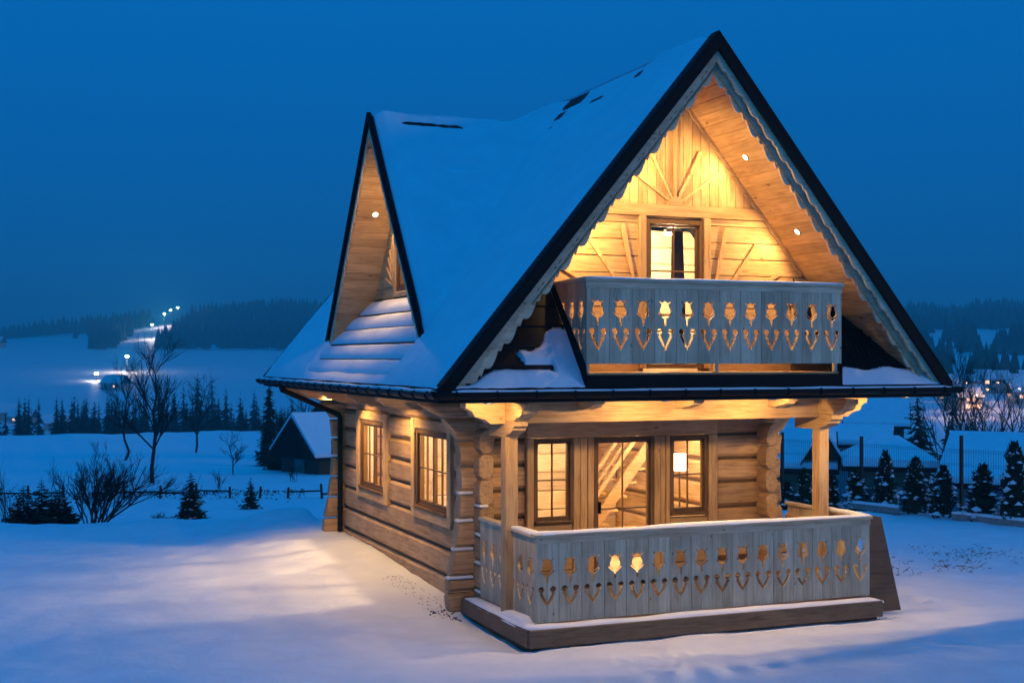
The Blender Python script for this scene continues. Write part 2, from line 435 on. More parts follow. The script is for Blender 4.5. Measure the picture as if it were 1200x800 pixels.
def board(parent, name, mat, Mx, u0, u1, v0, v1, w0, w1, c=.006):
    """chamfered board on a face; w outwards"""
    p, q = Mx(u0, v0, w0), Mx(u1, v1, w1)
    x0,x1 = sorted((p[0],q[0])); y0,y1 = sorted((p[1],q[1])); z0,z1 = sorted((p[2],q[2]))
    return MB().cbox(x0,x1,y0,y1,z0,z1,c).build(name, mat, parent)
def make_window(name, Mx, u0, u1, v0, v1, ax, nu, nv, w=.0, fr=.07, double=False, casing=.13, label=None, parent=None, sill=True, ctop=True):
    """frame u0..u1 / v0..v1 set in a face, panes nu x nv per sash"""
    fm = MB()
    def fb(a,b,c,d,w0,w1):
        p, q = Mx(a,c,w0), Mx(b,d,w1)
        fm.box(*sorted((p[0],q[0])), *sorted((p[1],q[1])), *sorted((p[2],q[2])))
    fb(u0,u0+fr,v0,v1,w-.10,w+.012); fb(u1-fr,u1,v0,v1,w-.10,w+.012); fb(u0+fr,u1-fr,v1-fr,v1,w-.10,w+.010); fb(u0+fr,u1-fr,v0,v0+fr,w-.10,w+.010)
    win = fm.build(name, M['frame_z'], parent or cabin)
    if label: win['label'] = label
    ia, ib, ja, jb = u0+fr, u1-fr, v0+fr, v1-fr
    sashes = [(ia, (ia+ib)/2), ((ia+ib)/2, ib)] if double else [(ia, ib)]
    sw = .036
    for sa, sb in sashes:
        fm = MB(); w1 = w-.02
        def sbx(a,b,c,d):
            p, q = Mx(a,c,w1-.05), Mx(b,d,w1)
            fm.box(*sorted((p[0],q[0])), *sorted((p[1],q[1])), *sorted((p[2],q[2])))
        sbx(sa+.004,sa+sw,ja+.004,jb-.004); sbx(sb-sw,sb-.004,ja+.004,jb-.004); sbx(sa+sw,sb-sw,ja+.004,ja+sw+.02); sbx(sa+sw,sb-sw,jb-sw,jb-.004)
        fm.build('sash', M['frame_z'], win)
        ga, gb, ha, hb = sa+sw, sb-sw, ja+sw+.02, jb-sw
        for i in range(1, nu):
            u = ga+(gb-ga)*i/nu; board(win, 'muntin', M['frame_z'], Mx, u-.0095, u+.0095, ha, hb, w1-.036, w1-.006, .003)
        for j in range(1, nv):
            v = ha+(hb-ha)*j/nv; board(win, 'muntin', M['frame_'+ax], Mx, ga, gb, v-.0095, v+.0095, w1-.034, w1-.004, .003)
        for i in range(nu):
            for j in range(nv):
                board(win, 'pane', M['glass'], Mx, ga+(gb-ga)*i/nu+.001, ga+(gb-ga)*(i+1)/nu-.001, ha+(hb-ha)*j/nv+.001, ha+(hb-ha)*(j+1)/nv-.001, w1-.026, w1-.022, .0005)
    if casing:
        c = casing; d0, d1 = -.09, w+.045
        board(win, 'casing', M['pine_z'], Mx, u0-c, u0, v0-c*.9, v1+c*.9, d0, d1, .012); board(win, 'casing', M['pine_z'], Mx, u1, u1+c, v0-c*.9, v1+c*.9, d0, d1, .012)
        board(win, 'casing', M['pine_'+ax], Mx, u0, u1, v1, v1+c*.9, d0, d1-.006, .012)
        board(win, 'casing', M['pine_'+ax], Mx, u0, u1, v0-c*.9, v0, d0, d1-.006, .012)
    if double:
        for a_,b_,c_,d_ in ((u0-.03,u0,v0-.03,v1+.03),(u1,u1+.03,v0-.03,v1+.03),(u0,u1,v1,v1+.03),(u0,u1,v0-.03,v0)):
            board(win, 'reveal_lining', M['pale_y'], Mx, a_, b_, c_, d_, w-.24, w-.102, .003)
    if sill: board(win, 'sill', M['frame_'+ax], Mx, u0+.01, u1-.01, v0+.005, v0+.04, w, w+.06, .006)
    return win
for u0,u1,z0,z1 in side_open:
    make_window('window', MS(XL), u0, u1, z0, z1, 'y', 2, 2, double=True, casing=.16)

# front: board panel between the logs with two windows and a glazed door
FP = MF(YF)
panel = empty('front_panel', (3.44, YF, 0), cabin)
def fpost(u0, u1, v0, v1, d=.05, ax='z'): board(panel, 'plank', M['pine_'+ax], FP, u0, u1, v0, v1, -.14, d, .010)
fpost(1.98,2.08,-.02,1.96); fpost(2.66,2.76,-.02,1.96); fpost(2.765,2.865,-.02,1.96,.044); fpost(2.87,2.965,-.02,1.96)
fpost(3.89,3.985,-.02,1.96); fpost(3.99,4.065,-.02,1.96,.044); fpost(4.07,4.135,-.02,1.96); fpost(4.755,4.90,-.02,1.96)
fpost(1.98,4.90,1.965,2.19,.05,'x')
for a,b in ((2.085,2.655),(4.14,4.75)):
    for k in range(4): fpost(a+.002,b-.002,-.02+k*.21,.19+k*.21-.006,.03,'x')
make_window('window', FP, 2.085, 2.655, .82, 1.955, 'x', 2, 2, w=.02, fr=.035, casing=0)
make_window('window', FP, 4.14, 4.75, .84, 1.955, 'x', 2, 2, w=.02, fr=.045, casing=0)
door = make_window('door', FP, 2.97, 3.885, -.02, 1.955, 'x', 2, 2, w=.02, fr=.045, casing=0, sill=False, label='glazed porch door with staircase behind it')
board(door, 'handle', M['black'], FP, 3.05, 3.07, .92, 1.08, .0, .06, .004)

# ---- interior seen through the panes
interior = empty('interior_room', (3.5, 5, 0), cabin)
MB().box(1.46,5.59,2.52,8.98,-.10,-.02).build('floor_slab', M['pale_x'], interior)
MB().box(1.47,5.58,2.53,8.97,2.40,2.46).build('ceiling_panel', M['pale_y'], interior)
part = empty('partition_wall', (3.5, 5.6, 0), cabin)
for k in range(8):
    MB().cbox(1.47,4.25,5.55,5.65,-.015+k*.30,.28+k*.30,.02).build('log', M['pale_x'], part)
    MB().cbox(4.26,5.58,6.75,6.85,-.015+k*.30,.28+k*.30,.02).build('log', M['pale_x'], part)
stair = empty('staircase', (4.2, 5.0, 0), cabin)
def slant(parent, name, mat, x0, z0, x1, z1, y0, y1, h):
    MB().prism([(x0,z0),(x1,z1),(x1,z1+h),(x0,z0+h)], lambda u,v,ww: (u,ww,v), y0, y1).build(name, mat, parent)
for y in (4.55, 5.45): slant(stair, 'stringer', M['frame_x'] if False else M['log_x'], 3.85, -.02, 5.58, 2.2, y, y+.05, .27)
for k in range(10):
    x = 3.97+k*.163; z = .20+k*.212
    MB().cbox(x,x+.20,4.56,5.44,z,z+.04,.006).build('tread', M['pine_y'], stair)
slant(stair, 'handrail', M['log_x'], 3.85, .88, 5.0, 2.36, 4.55, 4.61, .08)
slant(stair, 'guard_rail', M['log_x'], 3.85, .48, 5.3, 2.33, 4.56, 4.60, .10)
slant(stair, 'guard_rail', M['log_x'], 3.85, .68, 5.15, 2.35, 4.565, 4.595, .06)
for o in [c for c in stair.children if c.name.startswith(('handrail','guard_rail'))]: pass
MB().cbox(3.78,3.88,4.53,4.63,-.02,1.1,.01).build('newel_post', M['pine_z'], stair)
MB().cbox(4.35,4.70,4.1,4.4,-.02,.42,.01).build('storage_box', M['pine_x'], stair)
# table lamp behind the right front window
lampo = tag(empty('table_lamp', (4.68,2.95,.70)), 'white shaded table lamp glowing behind the small window beside the door', 'lamp')
tb = tag(empty('side_table', (4.72,2.95,-.02)), 'small wooden table under the glowing lamp behind the front window', 'table')
MB().cbox(4.46,4.94,2.70,3.2,.66,.70,.006).build('table_top', M['pine_x'], tb)
for dx in (4.49,4.87):
    for dy in (2.73,3.13): MB().cbox(dx,dx+.04,dy,dy+.04,-.02,.66,.004).build('leg', M['pine_z'], tb)
lampo.location = (4.68,2.95,.70)
MB().tube((4.68,2.95,.70),(4.68,2.95,.73),.07,.06,12).tube((4.68,2.95,.73),(4.68,2.95,1.42),.014,.014,8).build('stem', M['frame_z'], lampo)
mb = MB(); n = 20
for i in range(n):
    a0, a1 = 2*pi*i/n, 2*pi*(i+1)/n
    mb.add([(4.68+.13*cos(a0),2.95+.13*sin(a0),1.40),(4.68+.13*cos(a1),2.95+.13*sin(a1),1.40),(4.68+.11*cos(a1),2.95+.11*sin(a1),1.64),(4.68+.11*cos(a0),2.95+.11*sin(a0),1.64)],[(0,1,2,3)])
mb.build('lamp_shade', M['whiteshade'], lampo, smooth=True)
def point(name, loc, energy, rad=.12, col=LAMP, parent=None):
    l = bpy.data.lights.new(name, 'POINT'); l.energy = energy; l.shadow_soft_size = rad; l.color = col
    o = link(bpy.data.objects.new(name, l)); o.location = Vector(loc)-(wpos(parent) if parent else Vector((0,0,0))); o.parent = parent; return o
def room_lamp(x, y, z, e, par):
    p = empty('ceiling_lamp', (x,y,z), par)
    MB().tube((x,y,z+.02),(x,y,z+.07),.13,.13,16).build('lamp_housing', M['trim'], p)
    MB().tube((x,y,z),(x,y,z+.018),.11,.12,16).build('lamp_lens', M['lens'], p)
    point('room_light', (x,y,z-.10), e, .10, LAMP, p)
room_lamp(2.4,3.5,2.30,330,interior); room_lamp(4.9,3.5,2.30,260,interior); room_lamp(2.3,6.9,2.30,330,interior); room_lamp(4.6,8,2.30,150,interior)

# ---- porch: deck, posts, beams
deck = empty('porch_deck', (3.5,1.1,-.2), cabin)
for k in range(14):
    y0 = .06+k*.16
    MB().cbox(1.10,5.95,y0,y0+.152,-.10,-.062,.005).build('plank', M['deck'], deck)
MB().cbox(1.07,5.97,-.005,.05,-.27,-.065,.008).build('fascia', M['deck'], deck)
MB().cbox(1.05,1.10,.055,2.25,-.27,-.066,.008).build('fascia', M['deck'], deck)
MB().cbox(5.955,6.00,.055,2.25,-.27,-.066,.008).build('fascia', M['deck'], deck)
MB().box(1.12,5.94,.08,2.25,-.40,-.12).build('deck_frame', M['chink'], deck)
for x0 in (1.135, 5.645):
    p = MB().cbox(x0,x0+.165,.91,1.075,-.06,2.10,.012).build('porch_post', M['pine_z'], cabin)
def ogee_beam(name, x0, x1, yb, yfront, z0, z1, mat, parent, nudge=0):
    """beam along Y whose front end is cut to an ogee"""
    prof = [(yfront, z1), (yfront, z1-(z1-z0)*.30), (yfront+.05, z1-(z1-z0)*.38), (yfront+.06, z1-(z1-z0)*.55), (yfront+.13, z1-(z1-z0)*.72), (yfront+.25, z1-(z1-z0)*.85), (yfront+.30, z0), (yb, z0), (yb, z1)]
    return MB().prism(prof, lambda u,v,ww: (ww,u,v), x0, x1).build(name, mat, parent)
for x0 in (1.12, 5.63):
    ogee_beam('plate_beam', x0, x0+.19, 2.2, .30, 2.29, 2.50, M['pine_y'], cabin)
    ogee_beam('bracket', x0+.006, x0+.184, 1.45, .62, 2.08, 2.287, M['pine_y'], cabin)
# front beam with shaped ends
e = [(6.42,2.50),(6.42,2.44),(6.34,2.40),(6.30,2.33),(6.18,2.30),(6.10,2.245)]
poly = [(.62,2.50),(.62,2.44),(.70,2.40),(.74,2.33),(.86,2.30),(.94,2.245)] + [(x,z) for x,z in reversed(e)]
MB().prism(poly, lambda u,v,ww: (u,ww,v), .90, 1.085).build('porch_beam', M['pine_x'], cabin)
for x in (2.15, 3.52, 4.9):    # joist ends over the beam
    ogee_beam('joist', x-.07, x+.07, 2.3, .42, 2.40, 2.52, M['pine_y'], cabin)
for y in (3.0,4.45,6.05,7.5,8.6):    # rafter feet along the side eave
    prof = [(.12,2.52),(.12,2.47),(.20,2.44),(.24,2.40),(.40,2.37),(.46,2.34),(1.22,2.34),(1.22,2.52)]
    MB().prism(prof, lambda u,v,ww: (u,ww,v), y-.06, y+.06).build('rafter_foot', M['pine_x'], cabin)
# eave soffit boards
soff = empty('eave_soffit', (3.5,1,2.55), cabin)
for k in range(10): MB().box(.03+k*.122,.148+k*.122,.05,9.85,2.525,2.545).build('plank', M['pine_y'], soff)
for k in range(10): MB().box(5.80+k*.122,5.918+k*.122,.05,9.85,2.525,2.545).build('plank', M['pine_y'], soff)
for k in range(18): MB().box(1.26,5.79,.03+k*.126,.152+k*.126,2.524,2.544).build('plank', M['pine_x'], soff)

# ---- railing boards with tulip and heart cut-outs
TUL = [(0,.738),(.017,.722),(.030,.712),(.040,.722),(.060,.740),(.068,.732),(.050,.712),(.038,.695),(.045,.668),(.056,.640),(.055,.612),(.044,.590),(.030,.578),(.018,.568),(.042,.590),(.066,.606),(.074,.596),(.055,.572),(.030,.548),(.013,.535),(.009,.470),(0,.452)]
def heart(zb):
    P = [(0,.40-.02*0)]  # placeholder start, replaced below
    c = (.060,.382); r = .032
    circ = [(c[0]+r*cos(t), c[1]+r*sin(t)*1.12) for t in [pi*1.30-k*(pi*1.72)/9 for k in range(10)]]
    return [(0,zb+.052),(.040,.318),(.047,.345)] + circ + [(.080,.330),(.052,.262),(0,zb)]
def cut_board(h, wd, zb=.165):
    """half motif notched in the edge at u=0 ; board spans 0..wd"""
    pts = [(0,h)] + [(u*1.28,v+(v-.6)*.06) for u,v in TUL] + [(u*1.22,v) for u,v in heart(zb)] + [(0,0),(wd,0),(wd,h)]
    return pts
def railing_boards(parent, Mx, a, n, pitch, z0, h, w0, w1, mat, zb=.165, name='board'):
    pts = cut_board(h, pitch/2-.0045, zb)
    base = {}
    for k in range(n):
        c = a + pitch*(k+.5)
        for sgn in (1,-1):
            mb = MB()
            poly = [(sgn*(u+.0015), v) for u,v in pts]
            if sgn < 0: poly = poly[::-1]
            if sgn not in base:
                mb.prism([(c+u, z0+v) for u,v in poly], Mx, w0, w1)
                base[sgn] = (mb.build(name, mat, parent), c)
            else:
                src, c0 = base[sgn]; o = src.copy(); link(o)
                d = Vector(Mx(c,0,0)) - Vector(Mx(c0,0,0)); o.location = src.location + d
def railing(name, label, x0, x1, yf, yb, z0, h, nF, nS, zb, right_side=True, rail=.05):
    r = empty(name, ((x0+x1)/2, yf, z0), cabin); r['label'] = label
    t = .024
    railing_boards(r, MF(yf), x0, nF, (x1-x0)/nF, z0, h, -t, 0, M['rail_z'], zb)
    railing_boards(r, MS(x0), yf+t+.002, nS, (yb-yf-t)/nS, z0, h, -t, 0, M['rail_z'], zb)
    railing_boards(r, MS(x1), yf+t+.002, nS, (yb-yf-t)/nS, z0, h, 0, t, M['rail_z'], zb)
    zt = z0+h
    MB().cbox(x0-.03,x1+.03,yf-.03,yf+.085,zt,zt+.042,.006).build('top_rail', M['rail_x'], r)
    MB().cbox(x0-.03,x0+.085,yf+.087,yb,zt,zt+.041,.006).build('top_rail', M['rail_y'], r)
    MB().cbox(x1-.085,x1+.03,yf+.087,yb,zt,zt+.041,.006).build('top_rail', M['rail_y'], r)
    MB().cbox(x0-.008,x1+.008,yf-.009,yf-.001,zt-.075,zt-.002,.003).build('fascia_strip', M['rail_x'], r)
    for z in (z0+.10*h, z0+.80*h):
        MB().cbox(x0+.03,x1-.03,yf+t+.001,yf+t+.045,z,z+.07,.005).build('cross_rail', M['pine_x'], r)
        MB().cbox(x0+t+.001,x0+t+.045,yf+.08,yb,z,z+.07,.005).build('cross_rail', M['pine_y'], r)
        MB().cbox(x1-t-.045,x1-t-.001,yf+.08,yb,z,z+.07,.005).build('cross_rail', M['pine_y'], r)
    return r
railing('porch_railing', 'porch railing with tulip and heart cut-outs', 1.23, 5.93, .212, 2.02, -.03, .985, 16, 6, .185)
br = railing('balcony_railing', 'balcony railing with glowing tulip and heart cut-outs', 1.77, 5.322, -.015, 1.045, 2.965, .955, 12, 4, .155)
for x in (1.80,3.53,5.26):
    MB().cbox(x-.025,x+.025,.02,.07,2.863,2.965,.004).build('stub_post', M['rail_z'], br)
bal = empty('balcony', (3.55,.5,2.8), cabin)
for k in range(9): MB().cbox(1.79,5.30,.005+k*.118,.12+k*.118,2.835,2.862,.004).build('plank', M['pine_x'], bal)
MB().cbox(1.76,5.332,-.025,1.0,2.68,2.833,.008).build('flashing_box', M['black'], bal)
for xx, s in ((1.77,-1),(5.322,1)):    # sloping side flashing
    x0, x1 = sorted((xx, xx+s*.012))
    MB().prism([(-.02,2.70),(1.05,3.95),(1.05,4.10),(.02,2.98),(-.02,2.93)], lambda u,v,ww: (ww,u,v), x0, x1).build('side_flashing', M['black'], bal)

# ---- roof slabs
def zL(x): return ZE + SLOPE*x
def zR(x): return ZE + SLOPE*(W-x)
DY, DX0, DXW, DZ, DS = 4.53, .46, 1.05, 6.53, 1.32
def zD(y): return DZ - DS*abs(y-DY)
roof = empty('roof', (RX, 5, 4.5), cabin)
def slab(name, poly, zf, t, mat, parent, off=0.):
    n = len(poly)
    vs = [(x,y,zf(x,y)+off) for x,y in poly] + [(x,y,zf(x,y)+off-t) for x,y in poly]
    tri = geometry.tessellate_polygon([[Vector((x,y,0)) for x,y in poly]])
    fs = [tuple(t_) for t_ in tri] + [tuple(n+i for i in reversed(t_)) for t_ in tri] + [(i,(i+1)%n,n+(i+1)%n,n+i) for i in range(n)]
    return MB().add(vs, fs).build(name, mat, parent)
xr = (DZ-ZE)/SLOPE; yv = (DZ-zL(DXW))/DS
slab('roof_slope', [(.02,.02),(DXW,.02),(DXW,LEN),(.02,LEN)], lambda x,y: zL(x), .14, M['tile'], roof)
slab('roof_slope', [(DXW,.02),(RX,.02),(RX,DY),(xr,DY),(DXW,DY-yv)], lambda x,y: zL(x), .30, M['tile'], roof)
slab('roof_slope', [(DXW,LEN),(RX,LEN),(RX,DY),(xr,DY),(DXW,DY+yv)], lambda x,y: zL(x), .30, M['tile'], roof)
slab('roof_slope', [(RX,.02),(W-.02,.02),(W-.02,LEN),(RX,LEN)], lambda x,y: zR(x), .14, M['tile'], roof)
ty = (DZ-zL(DX0))/DS
slab('dormer_slope', [(DX0,DY),(xr,DY),(DX0,DY-ty)], lambda x,y: zD(y), .16, M['tile'], roof)
slab('dormer_slope', [(DX0,DY),(xr,DY),(DX0,DY+ty)], lambda x,y: zD(y), .16, M['tile'], roof)
# rear gable wall and upper rooms
gb = MB(); gb.prism([(.35,ZE+.1),(W-.35,ZE+.1),(RX,ZA-.35)], lambda u,v,ww: (u,ww,v), 9.0, 9.1); gb.build('rear_gable', M['log_x'], cabin)
MB().box(.3,W-.3,1.2,9.0,2.55,2.66).build('upper_floor', M['pine_y'], cabin)

# soffit planks under the gable overhang (run with the ridge)
SO = .42
def soffit_planks(parent, side):
    n = 34; dxp = RX/n
    for k in range(n):
        if k < (11 if side < 0 else 3): continue
        xa, xb = k*dxp, (k+1)*dxp-.009
        zf = [ZE+SLOPE*xa-SO, ZE+SLOPE*xb-SO]
        if side < 0: X = (xa, xb)
        else: X = (W-xa, W-xb)
        vs = [(X[0],.06,zf[0]),(X[1],.06,zf[1]),(X[1],1.10,zf[1]),(X[0],1.10,zf[0])]
        vs += [(a,b,c+.03) for a,b,c in vs]
        MB().add(vs, [(0,1,2,3),(4,7,6,5),(0,4,5,1),(1,5,6,2),(2,6,7,3),(3,7,4,0)]).build('plank', M['pine_y'], parent)
sf = empty('gable_soffit', (RX,.5,5), cabin); soffit_planks(sf, -1); soffit_planks(sf, 1)
def dormer_planks(parent, side):
    H = 2.42; n = 26; d = H/n
    for k in range(n):
        ya, yb = .03+k*d, .03+(k+1)*d-.008
        za, zb_ = DZ-.30-DS*ya, DZ-.30-DS*yb
        xe = DXW+.02
        Y = (DY+side*ya, DY+side*yb)
        vs = [(DX0+.03,Y[0],za),(DX0+.03,Y[1],zb_),(xe,Y[1],zb_),(xe,Y[0],za)]
        vs += [(a,b,c+.03) for a,b,c in vs]
        MB().add(vs, [(0,1,2,3),(4,7,6,5),(0,4,5,1),(1,5,6,2),(2,6,7,3),(3,7,4,0)]).build('plank', M['pine_x'], parent)
ds_ = empty('dormer_soffit', (.75,DY,5), cabin); dormer_planks(ds_, -1); dormer_planks(ds_, 1)

# verge flashing and scalloped bargeboards
def verge(parent, Mx, uc, ztop, uend, slope, w0, w1, top, bot, name='verge_flashing', mat='black'):
    for s in (-1,1):
        f = lambda d: ztop - slope*d
        d1 = uend
        poly = [(uc, f(0)+top), (uc+s*d1, f(d1)+top), (uc+s*(d1+.0), f(d1)-bot*.55), (uc+s*(d1-.10), f(d1-.10)-bot), (uc, f(0)-bot)]
        MB().prism(poly, Mx, w0, w1).build(name, M[mat], parent)
def scallop(s, amp):
    t = s % 1.0
    if t < .60: return amp*(.25+.75*sin(pi*t/.60))
    if t < .72: return amp*.10
    if t < .90: return amp*(.10+.45*sin(pi*(t-.72)/.18))
    return amp*.10
def bargeboard(parent, Mx, uc, ztop, uend, slope, w0, w1, top, width, amp, pitch, mat, zmin=2.70):
    for s in (-1,1):
        poly = [(uc, ztop-top), (uc+s*uend, ztop-slope*uend-top)]
        n = int(uend/pitch*22); pts = []
        d0 = .05
        for i in range(n+1):
            d = uend-.02 - (uend-.02-0)*i/n
            pts.append((uc+s*d, ztop-slope*d-top-width-scallop(d/pitch, amp)))
        pl = clip_half(poly+pts, 0, 1, -zmin)
        MB().prism(pl, Mx, w0, w1).build('bargeboard', mat, parent)
verge(roof, MF(0), RX, ZA+.03, RX, SLOPE, .0, .045, .0, .205)
for s in (-1,1):    # capping on top of the verge
    f = lambda d: ZA+.032-SLOPE*d
    MB().prism([(RX,f(0)),(RX+s*RX,f(RX)),(RX+s*RX,f(RX)+.018),(RX,f(0)+.018)], MF(0), -.14, .05).build('verge_cap', M['black'], roof)
bg1 = empty('front_bargeboards', (RX,0,5), cabin)
bargeboard(bg1, MF(0), RX, ZA+.03, RX-.04, SLOPE, -.035, -.002, .18, .12, .055, .215, M['rail_x'])
bargeboard(bg1, MF(.075), RX, ZA+.03, RX-.10, SLOPE, -.035, -.002, .20, .25, .085, .235, M['rail_x'])
bargeboard(bg1, MF(1.045), RX, ZA+.0, 1.95, SLOPE, -.02, .025, SO-.02, .07, .03, .20, M['pine_x'])
verge(roof, MS(DX0), DY, DZ+.03, ty, DS, .0, .03, .0, .085)
for s in (-1,1):
    f = lambda d: DZ+.032-DS*d
    MB().prism([(DY,f(0)),(DY+s*ty,f(ty)),(DY+s*ty,f(ty)+.018),(DY,f(0)+.018)], MS(DX0), -.035, .035).build('verge_cap', M['black'], roof)
bg2 = empty('dormer_bargeboards', (DX0,DY,5), cabin)
bargeboard(bg2, MS(DX0), DY, DZ+.03, ty-.05, DS, -.03, -.002, .075, .20, .05, .20, M['rail_y'])
# rear verge
for s in (-1,1):
    f = lambda d: ZA+.03-SLOPE*d
    MB().prism([(RX,f(0)),(RX+s*RX,f(RX)),(RX+s*RX,f(RX)-.16),(RX,f(0)-.2)], lambda u,v,ww: (u,ww,v), LEN+.001, LEN+.04).build('verge_flashing', M['black'], roof)

# ---- gable wall of the balcony
YG = 1.05; GP = MF(YG); zs_top = lambda x: ZE+SLOPE*(RX-abs(x-RX))-SO
gw = empty('gable_wall', (RX,YG,3.9), cabin)
def gpoly(u0,u1,v0,v1):
    p = [(u0,v0),(u1,v0),(u1,v1),(u0,v1)]
    p = clip_half(p, SLOPE, -1, ZE-SO)                       # v <= ZE+SLOPE*u-SO
    return clip_half(p, -SLOPE, -1, ZE+SLOPE*W-SO)
GW0, GW1 = 3.10, 3.94
z = 2.83; k = 0
while z < 4.83:
    z1 = min(z+.213, 4.838)
    for a,b in ((.3,GW0-.10),(GW1+.10,W-.3)):
        p = gpoly(a,b,z+.006,z1-.006)
        if len(p) >= 3: MB().prism(p, GP, -.10, .0+.006*(k%2)).build('log', M['pine_x'], gw)
    z = z1; k += 1
MB().prism(gpoly(.3,W-.3,2.6,6.5), GP, -.14, -.02).build('wall_core', M['pine_x'], gw) if False else None
for a,b,c,d in ((.3,GW0,2.6,6.5),(GW1,W-.3,2.6,6.5),(GW0,GW1,4.80,6.5)):
    MB().prism(gpoly(a,b,c,d), GP, -.13, -.05).build('wall_core', M['log_x'], gw)
MB().prism(gpoly(1.4,W-1.4,4.842,4.985), GP, -.05, .045).build('header_beam', M['pine_x'], gw)
u = RX-1.30
while u < RX+1.30:
    p = gpoly(u+.003,u+.127,4.99,6.6)
    if len(p) >= 3: MB().prism(p, GP, -.05, .004+.004*R.random()).build('plank', M['pine_z'], gw)
    u += .13
def ray(u0,v0,u1,v1,w_,d0=.012,d1=.04):
    dx,dy = u1-u0,v1-v0; l = hypot(dx,dy); nx_,ny_ = -dy/l*w_/2, dx/l*w_/2
    MB().prism([(u0+nx_*.5,v0+ny_*.5),(u0-nx_*.5,v0-ny_*.5),(u1-nx_,v1-ny_),(u1+nx_,v1+ny_)], GP, d0, d1).build('ray_batten', M['pine_z'], gw)
HB = (RX, 4.985)
for a, l in ((90,1.05),(62,.80),(118,.80),(34,.80),(146,.80)):
    ray(HB[0]+.08*cos(radians(a)), HB[1]+.08*sin(radians(a)), HB[0]+l*cos(radians(a)), HB[1]+l*sin(radians(a)), .05 if a != 90 else .06)
MB().prism([(HB[0]+.11*cos(pi*t/12), HB[1]+.11*sin(pi*t/12)) for t in range(13)], GP, .012, .05).build('sunburst_hub', M['pine_x'], gw)
for s in (-1,1):
    ray(RX+s*.56,3.85,RX+s*.76,4.72,.06); ray(RX+s*.72,3.85,RX+s*1.22,4.52,.055); ray(RX+s*.95,3.80,RX+s*1.6,4.16,.05)
make_window('balcony_window', GP, GW0, GW1, 2.90, 4.80, 'x', 2, 3, w=.03, fr=.05, casing=.0, sill=False, parent=gw) if False else None
bwin = make_window('balcony_window', GP, GW0, GW1, 2.90, 4.80, 'x', 2, 3, w=.02, fr=.055, casing=0, sill=False)
for a,b in ((GW0-.10,GW0),(GW1,GW1+.10)): board(bwin, 'casing', M['pine_z'], GP, a, b, 2.90, 4.838, -.05, .05, .01)
MB().prism([(3.60,2.95),(3.76,2.95),(3.78,3.7),(3.74,4.68),(3.58,4.68),(3.56,3.6)], MF(YG+.16), -.01, .0).build('curtain', M['curtain'], bwin)
uproom = empty('upper_room', (RX,2.5,3), cabin)
for k in range(10): MB().cbox(1.4,W-1.4,3.35,3.45,2.67+k*.25,2.915+k*.25,.02).build('log', M['pale_x'], uproom) if 2.915+k*.25 < 5.1 else None
room_lamp(4.2,2.3,4.75,420,uproom)

# ---- dormer gable wall
DP = MS(DXW); dw = empty('dormer_wall', (DXW,DY,4.6), cabin)
def dpoly(u0,u1,v0,v1,off=.30):
    p = [(u0,v0),(u1,v0),(u1,v1),(u0,v1)]
    p = clip_half(p, DS, -1, DZ-DS*DY-off); return clip_half(p, -DS, -1, DZ+DS*DY-off)
DW0, DW1, DV0, DV1 = DY-.47, DY+.47, 4.02, 4.88
for a,b,c,d in ((2,DW0,3.8,6.5),(DW1,7,3.8,6.5),(DW0,DW1,DV1,6.5)):
    MB().prism(dpoly(a,b,c,d), DP, -.12, -.03).build('wall_core', M['log_y'], dw)
z = 3.90
while z < 6.2:
    z1 = z+.2
    for a,b in (((2,DW0-.09),(DW1+.09,7)) if z < DV1 else ((2,7),)):
        p = dpoly(a,b,z+.004,z1-.004)
        if len(p) >= 3: MB().prism(p, DP, -.03, .0).build('plank', M['pine_y'], dw)
    z = z1
dwin = make_window('dormer_window', DP, DW0, DW1, DV0, DV1, 'y', 1, 2, w=.02, fr=.05, double=True, casing=.09, sill=False)
for s in (-1,1):
    for k in range(6):
        a = radians(12+k*15); c = (DY+s*.58, 4.10); l = .62
        p0 = (c[0]+s*.05*cos(a), c[1]+.05*sin(a)); p1 = (c[0]+s*l*cos(a)*.85, c[1]+l*sin(a)*1.1)
        dxx,dyy = p1[0]-p0[0],p1[1]-p0[1]; ll = hypot(dxx,dyy); nx_,ny_ = -dyy/ll*.022, dxx/ll*.022
        if p1[1] > zD(p1[0])-.34: continue
        MB().prism([(p0[0]+nx_*.5,p0[1]+ny_*.5),(p0[0]-nx_*.5,p0[1]-ny_*.5),(p1[0]-nx_,p1[1]-ny_),(p1[0]+nx_,p1[1]+ny_)], DP, .003, .03).build('ray_batten', M['pine_z'], dw)
MB().box(1.9,1.98,3.75,5.3,3.0,4.85).build('room_panel', M['pine_y'], uproom)
room_lamp(1.5,DY,5.35,120,uproom)

